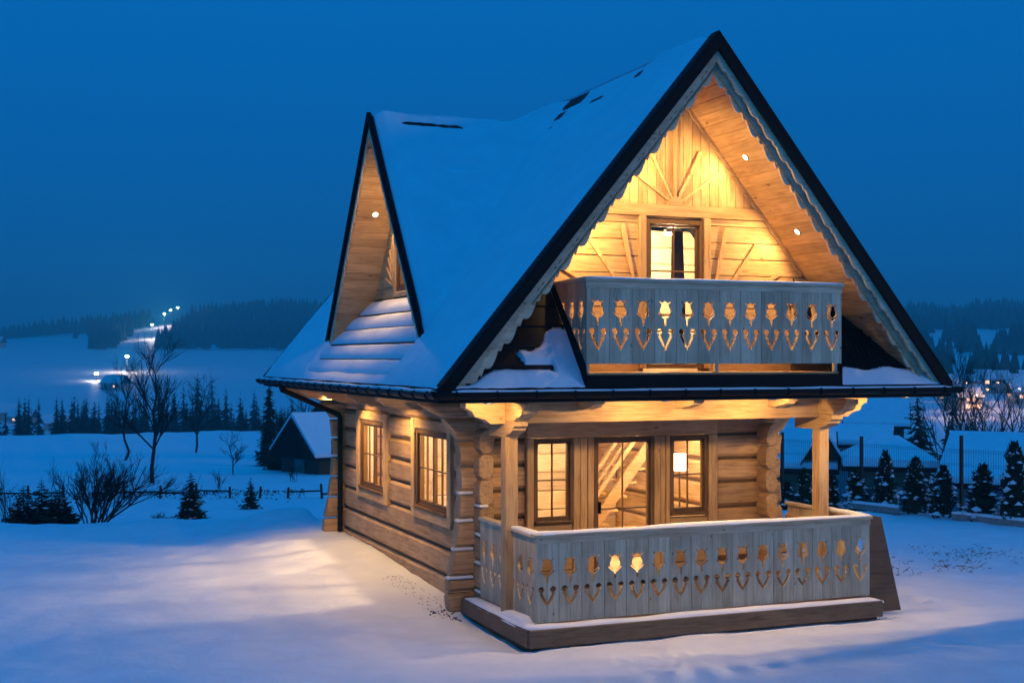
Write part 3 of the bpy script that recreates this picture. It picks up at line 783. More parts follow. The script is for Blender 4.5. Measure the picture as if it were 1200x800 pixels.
# ---- skirt roof under the balcony, tile courses
skirt = empty('skirt_roof', (RX,.5,3.2), cabin)
SK = 1.04
def zS(y): return ZE + SLOPE*y - .03
for xa, xb, xc in ((.05,1.755,SK),(W-.05,5.335,W-SK)):
    q = [(xa,.05,zS(.05)-.05),(xb,.05,zS(.05)-.05),(xb,SK,zS(SK)-.05),(xc,SK,zS(SK)-.05)]
    MB().add(q+[(x,y,z-.10) for x,y,z in q], [(0,1,2,3),(7,6,5,4),(0,4,5,1),(1,5,6,2),(2,6,7,3),(3,7,4,0)]).build('roof_board', M['tile'], skirt)
nc = 5
for k in range(nc):
    y0 = .0+k*(SK/nc); y1 = y0+SK/nc+.03
    for side in (0,1):
        a0, a1 = max(.03,y0), 1.765; b0 = max(.03,y1)
        if b0 > 1.75: continue
        xs = [(a0,a1),(b0,a1)]
        if side: xs = [(W-a1-.0,W-a0),(W-a1,W-b0)]
        if side: xs = [(5.335,W-a0),(5.335,W-b0)]
        (p0,p1),(q0,q1) = xs
        zt0, zt1 = zS(y0)+.015, zS(y1)-.012
        MB().add([(p0,y0,zt0),(p1,y0,zt0),(q1,y1,zt1),(q0,y1,zt1),(p0,y0,zt0-.045),(p1,y0,zt0-.045),(q1,y1,zt1-.02),(q0,y1,zt1-.02)],
                 [(0,1,2,3),(7,6,5,4),(0,4,5,1),(1,5,6,2),(2,6,7,3),(3,7,4,0)]).build('tile_course', M['tile'], skirt)
# rolled ribs on the far half of the skirt
for k in range(11):
    x = 5.42+k*.075
    y1 = min(.62, W-x-.12)
    MB().tube((x,.18,zS(.18)+.035),(x,y1,zS(y1)+.028),.012,.012,5).build('tile_rib', M['tile'], skirt)

# ---- gutters, brackets, downpipe
def gutter(name, p0, p1, out, r=.068):
    """half-round trough from p0 to p1, out = outward unit vector"""
    mb = MB(); n = 9; d = (Vector(p1)-Vector(p0)); o = Vector(out); vs = []
    for p in (Vector(p0),Vector(p1)):
        for rr in (r, r-.006):
            for i in range(n):
                a = pi*i/(n-1); vs.append(p + o*(-cos(a)*rr) + Vector((0,0,-sin(a)*rr)))
    fs = []
    for i in range(n-1):
        fs += [(i,i+1,2*n+i+1,2*n+i), (n+i,3*n+i,3*n+i+1,n+i+1), (i,n+i,n+i+1,i+1), (2*n+i,2*n+i+1,3*n+i+1,3*n+i)]
    fs += [(0,2*n,3*n,n),(n-1,2*n-1,4*n-1,3*n-1)]
    mb.add(vs, fs)
    lip = Vector(p0)+o*r, Vector(p1)+o*r
    mb.tube(lip[0], lip[1], .010, .010, 6)
    # drip-edge strip above the trough
    g = mb.build(name, M['brownmetal'], cabin)
    L_ = d.length; dn = d.normalized(); k = .25
    while k < L_:
        c = Vector(p0)+dn*k; b = MB()
        for i in range(n-1):
            a0, a1 = pi*i/(n-1), pi*(i+1)/(n-1)
            q0 = c+o*(-cos(a0)*(r+.006))+Vector((0,0,-sin(a0)*(r+.006))); q1 = c+o*(-cos(a1)*(r+.006))+Vector((0,0,-sin(a1)*(r+.006)))
            b.tube(q0, q1, .012, .012, 4)
        b.tube(c+o*(r+.006), c-o*(r+.03)+Vector((0,0,.05)), .010, .010, 4)
        b.build('bracket', M['brownmetal'], g); k += .48
    return g
gutter('gutter', (-.10,-.068,2.645), (W+.10,-.068,2.645), (0,-1,0), .072)
gutter('gutter', (-.068,-.10,2.645), (-.068,LEN+.05,2.645), (-1,0,0), .072)
gutter('gutter', (W+.068,-.10,2.645), (W+.068,LEN+.05,2.645), (1,0,0), .072)
MB().box(-.02,W+.02,.0,.03,2.53,2.66).build('fascia', M['black'], cabin)
MB().box(.0,.03,.032,LEN,2.53,2.66).build('fascia', M['black'], cabin)
MB().box(W-.03,W,.032,LEN,2.53,2.66).build('fascia', M['black'], cabin)
pp = [(-.068,8.0,2.60),(-.068,8.0,2.50),(1.12,8.86,2.03),(1.165,8.90,1.97),(1.165,8.90,-.05)]
mb = MB()
for a,b in zip(pp,pp[1:]): mb.tube(a,b,.046,.046,10)
dpipe = mb.build('downpipe', M['brownmetal'], cabin)
for z in (.35,1.75): MB().tube((1.165,8.90,z),(1.165,8.90,z+.04),.054,.054,10).build('clamp', M['brownmetal'], dpipe)
g0 = MB().tube((-.068,8.0,2.60),(-.068,8.0,2.52),.058,.05,10).build('outlet', M['brownmetal'], dpipe)

# ---- downlights
def downlight(pos, aim, energy, cone=140, blend=.5, nrm=None, label=None, rad=.045):
    p = Vector(pos); a = Vector(aim).normalized(); n_ = Vector(nrm).normalized() if nrm else a
    e = empty('downlight', p, cabin)
    if label: e['label'] = label
    t1 = n_.orthogonal().normalized(); t2 = n_.cross(t1)
    mb = MB(); k = 18; vs = []
    for rr, dd in ((.052,.0),(.052,.012),(.036,.012),(.036,.0)):
        for i in range(k):
            t = 2*pi*i/k; vs.append(p + t1*(rr*cos(t)) + t2*(rr*sin(t)) + n_*dd)
    fs = []
    for ring in range(3):
        for i in range(k): fs.append((ring*k+i, ring*k+(i+1)%k, (ring+1)*k+(i+1)%k, (ring+1)*k+i))
    mb.add(vs, fs).build('trim_ring', M['trim'], e)
    MB().add([p + t1*(.036*cos(2*pi*i/k)) + t2*(.036*sin(2*pi*i/k)) + n_*.006 for i in range(k)], [tuple(range(k))]).build('lens', M['lens'], e, fixn=False)
    l = bpy.data.lights.new('spot', 'SPOT'); l.energy = energy; l.color = DOWN; l.spot_size = radians(cone); l.spot_blend = blend; l.shadow_soft_size = rad
    so_ = link(bpy.data.objects.new('spot', l)); so_.parent = e; so_.location = n_*.03
    so_.rotation_euler = (-a).to_track_quat('Z','Y').to_euler()
sn = lambda s: Vector((-s*SLOPE, 0, -1)).normalized()     # soffit normal (downwards) for side s
for xx, yy in ((4.29,.57),(5.05,.54)):
    zz = ZE+SLOPE*(W-xx)-SO
    downlight((xx,yy,zz), sn(1)+Vector((0,.25,0)), 98, 165, .5, sn(1))
    downlight((W-xx,yy,zz), sn(-1)+Vector((0,.25,0)), 98, 165, .5, sn(-1))
for s in (-1,1):
    n_ = Vector((0,-s*DS,-1)).normalized()
    downlight((.78,DY+s*.78,DZ-.30-DS*.78), n_+Vector((-.15,0,0)), 60, 165, .5, n_)
for x, tl in ((.62,.72),(2.9,.90),(4.4,1.10),(6.45,1.40)):
    downlight((x,.15,2.522), (0,tl,-1), 92, 146, .08, (0,0,-1))
for y in (4.95,7.3):
    downlight((.62,y,2.522), (.14,0,-1), 165, 138, .6, (0,0,-1))
for y in (3.0,6.5): downlight((W-.62,y,2.522), (-.25,0,-1), 60, 140, .45, (0,0,-1))

# ------------------------------------------------------------------ snow lying on the cabin
def sheet(name, xs, ys, hf, keep, label, mat=None, parent=None):
    nx, ny = len(xs), len(ys); vs = []; ok = []
    for y in ys:
        for x in xs: vs.append((x,y,hf(x,y)))
    fs = []
    for j in range(ny-1):
        for i in range(nx-1):
            q = (j*nx+i, j*nx+i+1, (j+1)*nx+i+1, (j+1)*nx+i)
            if keep(xs[i],xs[i+1],ys[j],ys[j+1]): fs.append(q)
    used = sorted({i for f in fs for i in f}); mp = {i:k for k,i in enumerate(used)}
    mb = MB(); mb.add([vs[i] for i in used], [tuple(mp[i] for i in f) for f in fs])
    o = mb.build(name, mat or M['roofsnow'], None, smooth=True, fixn=False)
    return tag(o, label, None, None, 'stuff')
def frange(a,b,n): return [a+(b-a)*i/n for i in range(n+1)]
def in_dorm(x,y): return x > DX0+.001 and zD(y) > zL(x)
def smax(a,b,k=.10):
    h = max(k-abs(a-b),0)/k; return max(a,b)+h*h*k*.25
STREAKS = [(3.44,.055,3.45,4.35),(3.28,.045,3.85,4.35),(3.12,.03,3.9,4.25),(3.44,.035,1.70,2.05),(3.30,.025,2.6,3.2)]
def bare(x,y):
    """wind-scoured streaks along the tile courses below the ridges"""
    b = 0.
    for xc, wd, y0, y1 in STREAKS:
        if abs(x-xc) < .16 and y0 < y < y1: b += .16*exp(-((x-xc)/wd)**2)*sstep(y0,y0+.15,y)*sstep(y1,y1-.25,y)*(.75+.5*nz(y*9,xc*7))
    if x > DX0+.3 and y < DY:
        d = DY-y
        b += .26*exp(-((d-.08)/.04)**2)*sstep(.85,1.0,x)*sstep(2.0,1.75,x)*(.8+.5*nz(x*7,3.))
        for k, (dd, xa, xb) in enumerate(((.42,1.55,2.0),(.62,1.35,2.1),(.82,1.2,1.9),(1.02,1.3,1.8))):
            b += .05*exp(-((d-dd)/.03)**2)*sstep(xa,xa+.15,x)*sstep(xb,xb-.2,x)
    return b
def roofh(x,y):
    base = smax(zL(x), zD(y)) if x > DX0 else zL(x)
    th = .095 + .026*nz(x*1.1,y*1.1) + .008*nz(x*5,y*5) + .012*nz(x*7.,y*.6+9) + .008*nz(x*.7,y*6)
    th *= sstep(-.02,.10,x)*.85+.15
    th -= .03*exp(-((x-.17)/.02)**2)*sstep(-.1,.3,nz(y*1.3,11.))*sstep(1.8,2.6,y)
    edge = min(y-.14, LEN-.03-y); th *= .25+.75*sstep(0,.25,edge)
    if x > DX0 and zD(y) > zL(x)-.1: th *= .25+.75*sstep(.04,.22,x-DX0)
    th *= 1-.70*sstep(.75,.2,RX-x)*sstep(1.2,1.8,y)*sstep(4.9,4.2,y)
    th -= bare(x,y)
    if x < DX0+.05: th -= .17*sstep(2.45,2.05,abs(y-DY))*sstep(.05,.13,x)      # the stepped courses below the dormer show here
    return base + th
xsn = frange(.0,DX0,8)[:-1] + [DX0-.002, DX0+.10] + frange(DX0+.16,RX-.02,92)
ysn = frange(.14,LEN-.03,230)
def keep_roof(x0,x1,y0,y1):
    xm, ym = (x0+x1)/2, (y0+y1)/2
    if x0 < DX0+.099 and x1 > DX0-.003 and x1-x0 < .2 and x0 > DX0-.01:
        return not (zD(y0) > zL(DX0)-.05 and zD(y1) > zL(DX0)-.05 and False) and not in_dorm(DX0+.01, ym)
    return True
sheet('roof_snow', xsn, ysn, roofh, keep_roof, 'thick snow blanket on the near slope and dormer of the cabin roof')
# strip of dormer snow starting just behind its verge
sheet('roof_snow', [DX0+.037, DX0+.07, DX0+.10], [y for y in ysn if abs(y-DY) < ty], roofh, lambda *a: True, 'thin snow edge behind the dormer verge')
def roofhR(x,y):
    th = (.085 + .02*nz(x*1.1+40,y*1.1))*(sstep(W+.02,W-.10,x)*.85+.15)*(.25+.75*sstep(0,.25,min(y-.14,LEN-.03-y)))
    return zR(x)+th-.12*exp(-((x-(RX+.07))/.05)**2)
sheet('roof_snow', frange(RX+.01,W,50), frange(.14,LEN-.03,120), roofhR, lambda *a: True, 'snow on the far slope of the cabin roof')
# stepped snow on the tile courses inside the dormer alcove
def course_snow():
    mb = MB(); n = 5; x_a, x_b = .10, DXW-.01
    for k in range(n):
        x0 = x_a+(x_b-x_a)*k/n; x1 = x_a+(x_b-x_a)*(k+1)/n - .036 - .012*(k%2)
        ins = lambda x: (DZ-zL(x))/DS if x > DX0 else 2.6+.0*x
        ny, nxn = 60, 6
        vs = []
        for i in range(nxn+1):
            x = x0+(x1-x0)*i/nxn; t = i/nxn
            hw = (ins(max(x,DX0))-.20) if x > DX0-.02 else 2.62
            for j in range(ny+1):
                y = DY - hw + 2*hw*j/ny
                e = min(j, ny-j)/ny*2*hw
                th = (.055 + .02*nz(y*1.6, x*3+k*7) )*sin(pi*min(1,(.12+t*.8)))**.6
                th = th*(.2+.8*sstep(0,.2,e)) + (.03 if x0 <= DX0 else 0)*0
                vs.append((x, y, zL(x)+.012+th*(1.25-t*.7)))
        # lower lip
        lip = []
        for j in range(ny+1):
            x,y,z = vs[j]; lip.append((x-.006,y,zL(x)-.02))
        m = ny+1; fs = [(i*m+j, i*m+j+1, (i+1)*m+j+1, (i+1)*m+j) for i in range(nxn) for j in range(ny)]
        b = len(vs); vs += lip; fs += [(j, b+j, b+j+1, j+1) for j in range(ny)]
        # upper lip
        up = []
        for j in range(ny+1):
            x,y,z = vs[nxn*m+j]; up.append((x+.004,y,zL(x)-.02))
        b2 = len(vs); vs += up; fs += [(nxn*m+j, nxn*m+j+1, b2+j+1, b2+j) for j in range(ny)]
        mb.add(vs, fs)
    o = mb.build('course_snow', M['roofsnow'], None, smooth=True, fixn=True)
    tag(o, 'stepped snow on the tile courses in the dormer alcove', None, None, 'stuff')
course_snow()
# snow on the skirt roof: patches left and right of the balcony
def skirt_snow(xa, xb, th_f, label):
    def h(x,y):
        th = th_f(x,y); return zS(y)+.02+(th if th > 0 else -.06)
    def keep(x0,x1,y0,y1):
        ym=(y0+y1)/2; xm=(x0+x1)/2
        if xm < ym+.10 or xm > W-ym-.10: return False
        return max(th_f(x,y) for x in (x0,x1) for y in (y0,y1)) > -.01
    sheet('skirt_snow', frange(xa,xb,70), frange(-.02,SK-.02,50), h, keep, label)
def thL(x,y):
    lim = .20 + .05*nz(x*3.1,1.3) - .14*sstep(.7,.25,x)
    t = .05*sstep(0,.08,lim-y) if y < lim else -.05
    l2 = .30+.30*sstep(1.0,1.7,x)+.10*nz(x*4,7.7)          # upper patch against the balcony side
    if x > 1.05+.15*nz(y*6,2.) and .235 < y < l2: t = .04*min(sstep(.235,.27,y), sstep(0,.07,l2-y))
    if x > 1.45 and y < l2: t = max(t, .05)
    return t + (.008*nz(x*9,y*9) if t > 0 else 0)
def thR(x,y):
    lim = .20 + .03*nz(x*3,5.); t = .05*sstep(0,.06,lim-y)
    return t if y < lim else -.05
skirt_snow(.10,1.755,thL,'snow patch on the skirt roof at the foot of the gable beside the balcony')
skirt_snow(5.345,W-.10,thR,'low snow strip on the skirt roof at the far end of the balcony')
def snow_cap(name, pts, width, h, label, drop=.0, seed=0):
    """rounded ridge of snow along a polyline"""
    mb = MB(); out = []
    P = [Vector(p) for p in pts]; dense = []
    for a,b in zip(P,P[1:]):
        n = max(2,int((b-a).length/.06))
        for i in range(n): dense.append(a+(b-a)*i/n)
    dense.append(P[-1]); N = len(dense); k = 9; vs = []
    for i,p in enumerate(dense):
        t = (dense[min(N-1,i+1)]-dense[max(0,i-1)]); t.z = 0; t.normalize(); s = Vector((t.y,-t.x,0))
        e = min(1, min(i,N-1-i)/2.5+.15); hh = h*(.75+.5*nz(p.x*1.7+seed,p.y*1.7))*e
        ww = width*(1+.06*nz(p.x*4+seed,p.y*4+5))
        for j in range(k):
            a = pi*j/(k-1); vs.append(p + s*(cos(a)*ww/2) + Vector((0,0,max(0,sin(a))**.6*hh - (drop if j in (0,k-1) else 0))))
    fs = [(i*k+j,i*k+j+1,(i+1)*k+j+1,(i+1)*k+j) for i in range(N-1) for j in range(k-1)]
    mb.add(vs, fs); o = mb.build(name, M['roofsnow'], None, smooth=True); tag(o, label, None, None, 'stuff')
snow_cap('railing_snow', [(1.258,.98,.997),(1.258,.24,.997),(5.90,.24,.997),(5.90,1.2,.997)], .115, .036, 'snow ridge along the top rail of the porch', .012)
snow_cap('railing_snow', [(1.80,.6,3.962),(1.80,.012,3.962),(5.29,.012,3.962),(5.29,.6,3.962)], .115, .022, 'thin snow on the balcony top rail', .008)
snow_cap('deck_snow', [(1.15,2.2,-.075),(1.15,.13,-.075),(5.99,.10,-.075)], .20, .055, 'snow on the outer edge of the porch deck', .02)
snow_cap('deck_snow', [(1.17,1.05,-.06),(1.19,.28,-.06)], .20, .11, 'snow drift on the deck corner beside the railing', .02)
snow_cap('gutter_snow', [(.1,-.05,2.66),(W-.05,-.05,2.66)], .10, .022, 'line of snow in the front gutter', .02, 3)
snow_cap('gutter_snow', [(-.05,.1,2.66),(-.05,9.9,2.66)], .10, .030, 'line of snow in the side gutter', .02, 5)
# little pads of snow on the stepped log ends of the near corner
pad = MB()
for z in (.18,.55,.92,1.28):
    x0 = XL-prot(z)+.01; pad.cbox(x0, XL-.01, YF-.01, YF+.10, z-.022, z+.016, .012)
for z in (.38,.75,1.12,.01):
    y0 = YF-prot(z)+.02; pad.cbox(XL-.012, XL+.12, y0, YF-.02, z-.02, z+.016, .012)
tag(pad.build('corner_snow', M['roofsnow'], None), 'small snow pads on the notched log ends by the porch', None, None, 'stuff')

# ------------------------------------------------------------------ plywood panel, soil and stalks near the cabin
pn = MB()
pn.prism([(5.985,-.28),(6.50,-.28),(6.20,.955),(5.985,.985)], lambda u,v,ww: (u, ww+.02*(v+.28), v), .30, .325)
tag(pn.build('plywood_panel', M['ply'], None), 'brown slanted plywood panel leaning against the far end of the porch railing', 'panel')
def scatter_clods():
    mb = MB(); r_ = random.Random(3)
    for k in range(190):
        t = r_.random(); y = 2.0+2.9*t**1.3; x = 1.06-.10*(y < 2.7)-.34*r_.random()**1.3; s = r_.uniform(.004,.013)*(1.7 if y < 2.5 else 1)
        z = ground(x,y)
        c = Vector((x,y,z+s*.2)); vs = []
        for a in range(5):
            an = 2*pi*a/5+r_.random(); vs.append(c+Vector((cos(an)*s*r_.uniform(.7,1.6), sin(an)*s*r_.uniform(.7,1.6), -s*.3)))
        vs.append(c+Vector((0,0,s*.7)))
        mb.add(vs, [(a,(a+1)%5,5) for a in range(5)])
    tag(mb.build('soil_crumbs', M['dirt'], None), 'dark soil crumbs strewn on the snow along the side wall', None, None, 'stuff')
scatter_clods()
def stalks():
    mb = MB(); r_ = random.Random(5)
    for cx, cy, n, sp in ((8.0,3.2,26,.22),(8.7,4.1,30,.30),(10.6,4.0,22,.35),(9.6,2.7,16,.2),(9.9,3.0,10,.3),(8.4,2.9,14,.25),(11.2,3.6,12,.3),(9.0,4.5,14,.4)):
        for k in range(n*3):
            x, y = cx+r_.gauss(0,sp), cy+r_.gauss(0,sp*1.2); z = ground(x,y)
            a = r_.uniform(0,2*pi); l = r_.uniform(.03,.10); t = r_.uniform(.05,.7)
            p1 = (x+cos(a)*l, y+sin(a)*l, z+l*t)
            mb.tube((x,y,z-.02), p1, .006, .003, 3)
            if r_.random() < .5: mb.tube(p1, (p1[0]+cos(a+1)*l*.7, p1[1]+sin(a+1)*l*.7, p1[2]-l*.1), .008, .003, 3)
    tag(mb.build('dry_stalks', M['dry'], None), 'dry brown weed stalks poking through the snow in the yard', None, None, 'stuff')
stalks()

# ------------------------------------------------------------------ vegetation builders
FWD = Vector((sin(YAW),cos(YAW),0)); RGT = Vector((cos(YAW),-sin(YAW),0))
def at(bearing, depth):
    """point on the ground at a bearing (degrees right of north-east axis of the plot) and a forward distance"""
    p = Vector(CAM)+FWD*depth+RGT*(depth*tan(radians(bearing)))
    return Vector((p.x, p.y, ground(p.x,p.y)))
def branch(mb, p, d, l, r, depth, rg, spread=.55, up=.15, kids=(2,4), n=3, shrink=.72):
    segs = 3; q = Vector(p); dd = Vector(d)
    pts = [q.copy()]
    for s in range(segs):
        dd = (dd + Vector((rg.gauss(0,.16),rg.gauss(0,.16),rg.gauss(0,.10)+up*.12))).normalized()
        q2 = q+dd*(l/segs); mb.tube(q, q2, r*(1-.25*s/segs), r*(1-.25*(s+1)/segs), n if depth < 2 else 3, caps=False); q = q2; pts.append(q.copy())
    if depth <= 0: return
    for k in range(rg.randint(*kids)):
        t = rg.uniform(.35,1.); b = pts[min(segs, int(t*segs))]
        ax = dd.orthogonal().normalized(); ax.rotate(Matrix.Rotation(rg.uniform(0,2*pi),3,dd))
        nd_ = (dd*cos(spread)+ax*sin(spread)*rg.uniform(.6,1.3)+Vector((0,0,up))).normalized()
        branch(mb, b, nd_, l*shrink*rg.uniform(.75,1.1), r*.58, depth-1, rg, spread, up, kids, n, shrink)
def bare_tree(name, loc, h, label, seed, cat='tree', group=None, width=.5, thick=.02, depth=4, kids=(2,4), up=.25):
    rg = random.Random(seed); root = tag(empty(name, loc), label, cat, group)
    mb = MB(); top = Vector(loc)+Vector((rg.gauss(0,.03)*h,rg.gauss(0,.03)*h,h*.62)); b = Vector(loc)-Vector((0,0,.2))
    n = 6; prev = b; pts = []
    for i in range(1,n+1):
        q = b+(top-b)*i/n+Vector((rg.gauss(0,.012)*h,rg.gauss(0,.012)*h,0)); mb.tube(prev,q,thick*h*(1-.75*(i-1)/n),thick*h*(1-.75*i/n),6,caps=False); prev = q; pts.append((q, thick*h*(1-.75*i/n)))
    mb.build('trunk', M['bark'], root, fixn=False)
    cr = MB()
    for i,(q,r_) in enumerate(pts):
        if i == 0: continue
        for k in range(3 if i < n-1 else 4):
            a = rg.uniform(0,2*pi); dv = Vector((cos(a)*width,sin(a)*width,.7+.2*rg.random())).normalized()
            branch(cr, q, dv, h*.26*(1-.06*i), r_*.6, depth-1, rg, .5, up, kids)
    cr.build('crown', M['twig'], root, fixn=False); return root
def shrub(name, loc, h, sp, stems, label, seed, depth=3, r0=.022, cat='shrub', group=None):
    rg = random.Random(seed); mb = MB()
    for k in range(stems):
        a = rg.uniform(0,2*pi); t = rg.random()**.7
        d = Vector((cos(a)*t*sp, sin(a)*t*sp, 1)).normalized()
        branch(mb, Vector(loc)+Vector((rg.gauss(0,.06),rg.gauss(0,.06),-.1)), d, h*rg.uniform(.38,.58), r0*rg.uniform(.6,1.1), depth, rg, .38, .18, (2,4), 4, .68)
    return tag(mb.build(name, M['twig'], None, fixn=False), label, cat, group)
def conifer_mesh(h, rad, seed, tiers=14, blades=15, droop=.35, jag=.35, snow=False, needle='needle', base=.06):
    """spruce: tiers of drooping branch blades, each a folded strip with side twigs"""
    rg = random.Random(seed); cr, sn_ = MB(), MB()
    for t in range(tiers):
        f = t/(tiers-1); z = h*(base+(.97-base)*f); rr = rad*(1-f)**.85+rad*.03; dzt = h*.5/tiers; z0_ = z
        nb = max(5,int(blades*(1-f*.55)))
        for k in range(nb):
            z = z0_+rg.uniform(-dzt,dzt); a = 2*pi*(k+rg.random()*.8)/nb+t*1.7; l = rr*rg.uniform(1-jag,1.12); dz = -droop*l*rg.uniform(.5,1.2)+.02*h*(f > .8)
            u = Vector((cos(a),sin(a),0)); s = Vector((-sin(a),cos(a),0)); wv = l*rg.uniform(.22,.36)
            p0 = Vector((0,0,z+h*.02)); p1 = u*(l*.55)+Vector((0,0,z+dz*.35)); p2 = u*l+Vector((0,0,z+dz))
            hang = Vector((0,0,-wv*.55))
            cr.add([p0,p1+s*wv+hang,p1-s*wv+hang,p2,p1],[(0,1,4),(0,4,2),(1,3,4),(4,3,2)])
            for m_ in range(2):
                q = u*(l*rg.uniform(.35,.9)); q.z = z+dz*.4; sd_ = s*(wv*rg.choice((-1.9,1.9)))
                cr.add([q, q+sd_+u*l*.14+hang*.8, q+u*l*.22],[(0,1,2)])
            if snow and rg.random() < snow:
                e = Vector((0,0,.012*h)); q1 = u*(l*rg.uniform(.45,.75))+Vector((0,0,z+dz*.42))+e
                ww = wv*rg.uniform(.5,.85); ll = l*rg.uniform(.16,.3)
                sn_.add([q1-u*ll,q1+s*ww+hang*.5,q1+u*ll+Vector((0,0,dz*.25)),q1-s*ww+hang*.5,q1+Vector((0,0,.008*h))],[(0,1,4),(1,2,4),(2,3,4),(3,0,4)])
    tr = MB().tube((0,0,-.3),(0,0,h*.9),.022*h,.004*h,6)
    return tr, cr, sn_
def conifer(name, h, rad, seed, loc, label, cat='tree', group=None, **kw):
    nm = kw.pop('needle','needle'); tr, cr, sn_ = conifer_mesh(h, rad, seed, **kw)
    root = tag(empty(name, (0,0,0)), label, cat, group)
    tr.build('trunk', M['bark'], root, fixn=False, origin=(0,0,0)); cr.build('crown', M[nm], root, fixn=False, origin=(0,0,0))
    if sn_.v:
        sn_.build('branch_snow', M['roofsnow'], root, fixn=False, origin=(0,0,0))['kind'] = 'stuff'
    root.location = loc; return root

# thuja hedge along the wire fence
def thuja_mesh(seed, h=1.15, rad=.30):
    rg = random.Random(seed); cr, sn_ = MB(), MB()
    for k in range(900):
        f = rg.random()**.85; z = h*(.03+.95*f); rr = rad*(1-f)**.62*(.85+.25*sin(f*17+seed))+.015
        a = rg.uniform(0,2*pi); q = rr*rg.uniform(.55,1.08); c = Vector((cos(a)*q,sin(a)*q,z))
        u = Vector((cos(a)*.5,sin(a)*.5,rg.uniform(.4,1.1))).normalized(); s = Vector((-sin(a),cos(a),rg.uniform(-.4,.4))).normalized()
        l, wv = rg.uniform(.05,.11), rg.uniform(.02,.045)
        cr.add([c-u*l*.4,c+s*wv,c+u*l,c-s*wv],[(0,1,2,3)])
    for k in range(85):
        f = rg.random()**.9; z = h*(.04+.9*f); rr = rad*(1-f)**.62+.02
        a = rg.uniform(0,2*pi); c = Vector((cos(a)*rr,sin(a)*rr,z)); r_ = rg.choice((.02,.03,.05,.085))*rg.uniform(.8,1.2)*(1.1-.45*f)
        vs = [c+Vector((cos(t)*r_*rg.uniform(.7,1.2),sin(t)*r_*rg.uniform(.7,1.2),-r_*.35*rg.random())) for t in [2*pi*i/7 for i in range(7)]]+[c+Vector((0,0,r_*.55))]
        sn_.add(vs,[(i,(i+1)%7,7) for i in range(7)])
    return cr, sn_
protos = []
FB = Vector((13.04,11.8,0)); FD = Vector((.331,-.944,0)); FN = Vector((.944,.331,0))
ths = [(-.25,1.08,1.),(.28,1.22,.9),(.96,1.02,1.05),(1.64,1.10,1.1),(2.36,1.28,1.05),(3.10,1.18,1.1),(3.78,1.14,1.05),(4.62,1.20,1.25),(5.38,1.42,1.25)]
names_ = ['seen between the porch corner and the right post','just beside the right porch post','first clear of the right porch post','in front of the second fence post','tallest of the cluster before the hipped roof','fourth from the right edge of the picture','in front of the fence post with the broken top','second from the right edge of the picture','at the right edge of the picture']
for i,((s,h,wd),nm) in enumerate(zip(ths,names_)):
    p = FB+FD*s-FN*.36; p.z = ground(p.x,p.y)-.03
    if i < 3:
        cr, sn_ = thuja_mesh(i*5+2); root = empty('thuja', (0,0,0))
        MB().tube((0,0,-.05),(0,0,.9),.02,.006,5).build('trunk', M['bark'], root, fixn=False, origin=(0,0,0))
        cr.build('crown', M['thuja'], root, fixn=False, origin=(0,0,0)); sn_.build('branch_snow', M['roofsnow'], root, fixn=False, origin=(0,0,0))['kind'] = 'stuff'; protos.append(root)
    else: root = copy_tree(protos[i%3])
    root.location = p; root.scale = (wd*(.9+.25*R.random()),wd*(.9+.25*R.random()),h*(.8+.22*R.random())); root.rotation_euler = (R.uniform(-.06,.06),R.uniform(-.06,.06),i*1.3)
    tag(root, 'small snowy thuja '+nm, 'thuja', 'thuja hedge along the wire fence')
# wire fence
fen = tag(empty('wire_fence', FB+FD*2.5+Vector((0,0,-.25))), 'dark wire mesh fence with steel posts behind the thuja row', 'fence')
posts = [-2.9,-.62,1.55,3.98,6.4]
for s in posts:
    p = FB+FD*s; z = -.35; hgt = 1.62 if s != 3.98 else 1.75
    MB().cbox(p.x-.03,p.x+.03,p.y-.03,p.y+.03,z,z+hgt,.004).build('post', M['steel'], fen)
for a,b in zip(posts,posts[1:]):
    mb = MB(); n = int((b-a)/.055)
    for i in range(1,n):
        p = FB+FD*(a+(b-a)*i/n); mb.tube((p.x,p.y,-.25),(p.x,p.y,1.12),.0028,.0028,3,caps=False)
    for z in (-.22,.1,.14,.42,.46,.76,.80,1.05,1.09):
        p, q = FB+FD*a, FB+FD*b; mb.tube((p.x,p.y,z),(q.x,q.y,z),.0028,.0028,3,caps=False)
    o = mb.build('mesh_panel', M['steel'], fen, fixn=False); o['kind'] = 'stuff'
for a,b,dz,nm in ((1.6,3.0,0,'short'),(4.15,6.6,-.02,'long')):
    p, q = FB+FD*a-FN*.62, FB+FD*b-FN*.75
    d = (q-p).normalized(); n_ = Vector((d.y,-d.x,0))*.06; z = -.28+dz
    vs = [p-n_,q-n_,q+n_,p+n_]; vs = [Vector((v.x,v.y,z)) for v in vs]+[Vector((v.x,v.y,z+.16)) for v in vs]
    o = MB().add(vs,[(3,2,1,0),(4,5,6,7),(0,1,5,4),(1,2,6,5),(2,3,7,6),(3,0,4,7)]).build('concrete_kerb', M['concrete'], None)
    tag(o, nm+' concrete kerb board lying in the snow before the thuja row', 'kerb')
    snow_cap('kerb_snow', [(p.x,p.y,z+.155),(q.x,q.y,z+.155)], .15, .04, 'snow on the '+nm+' concrete kerb board', .03)

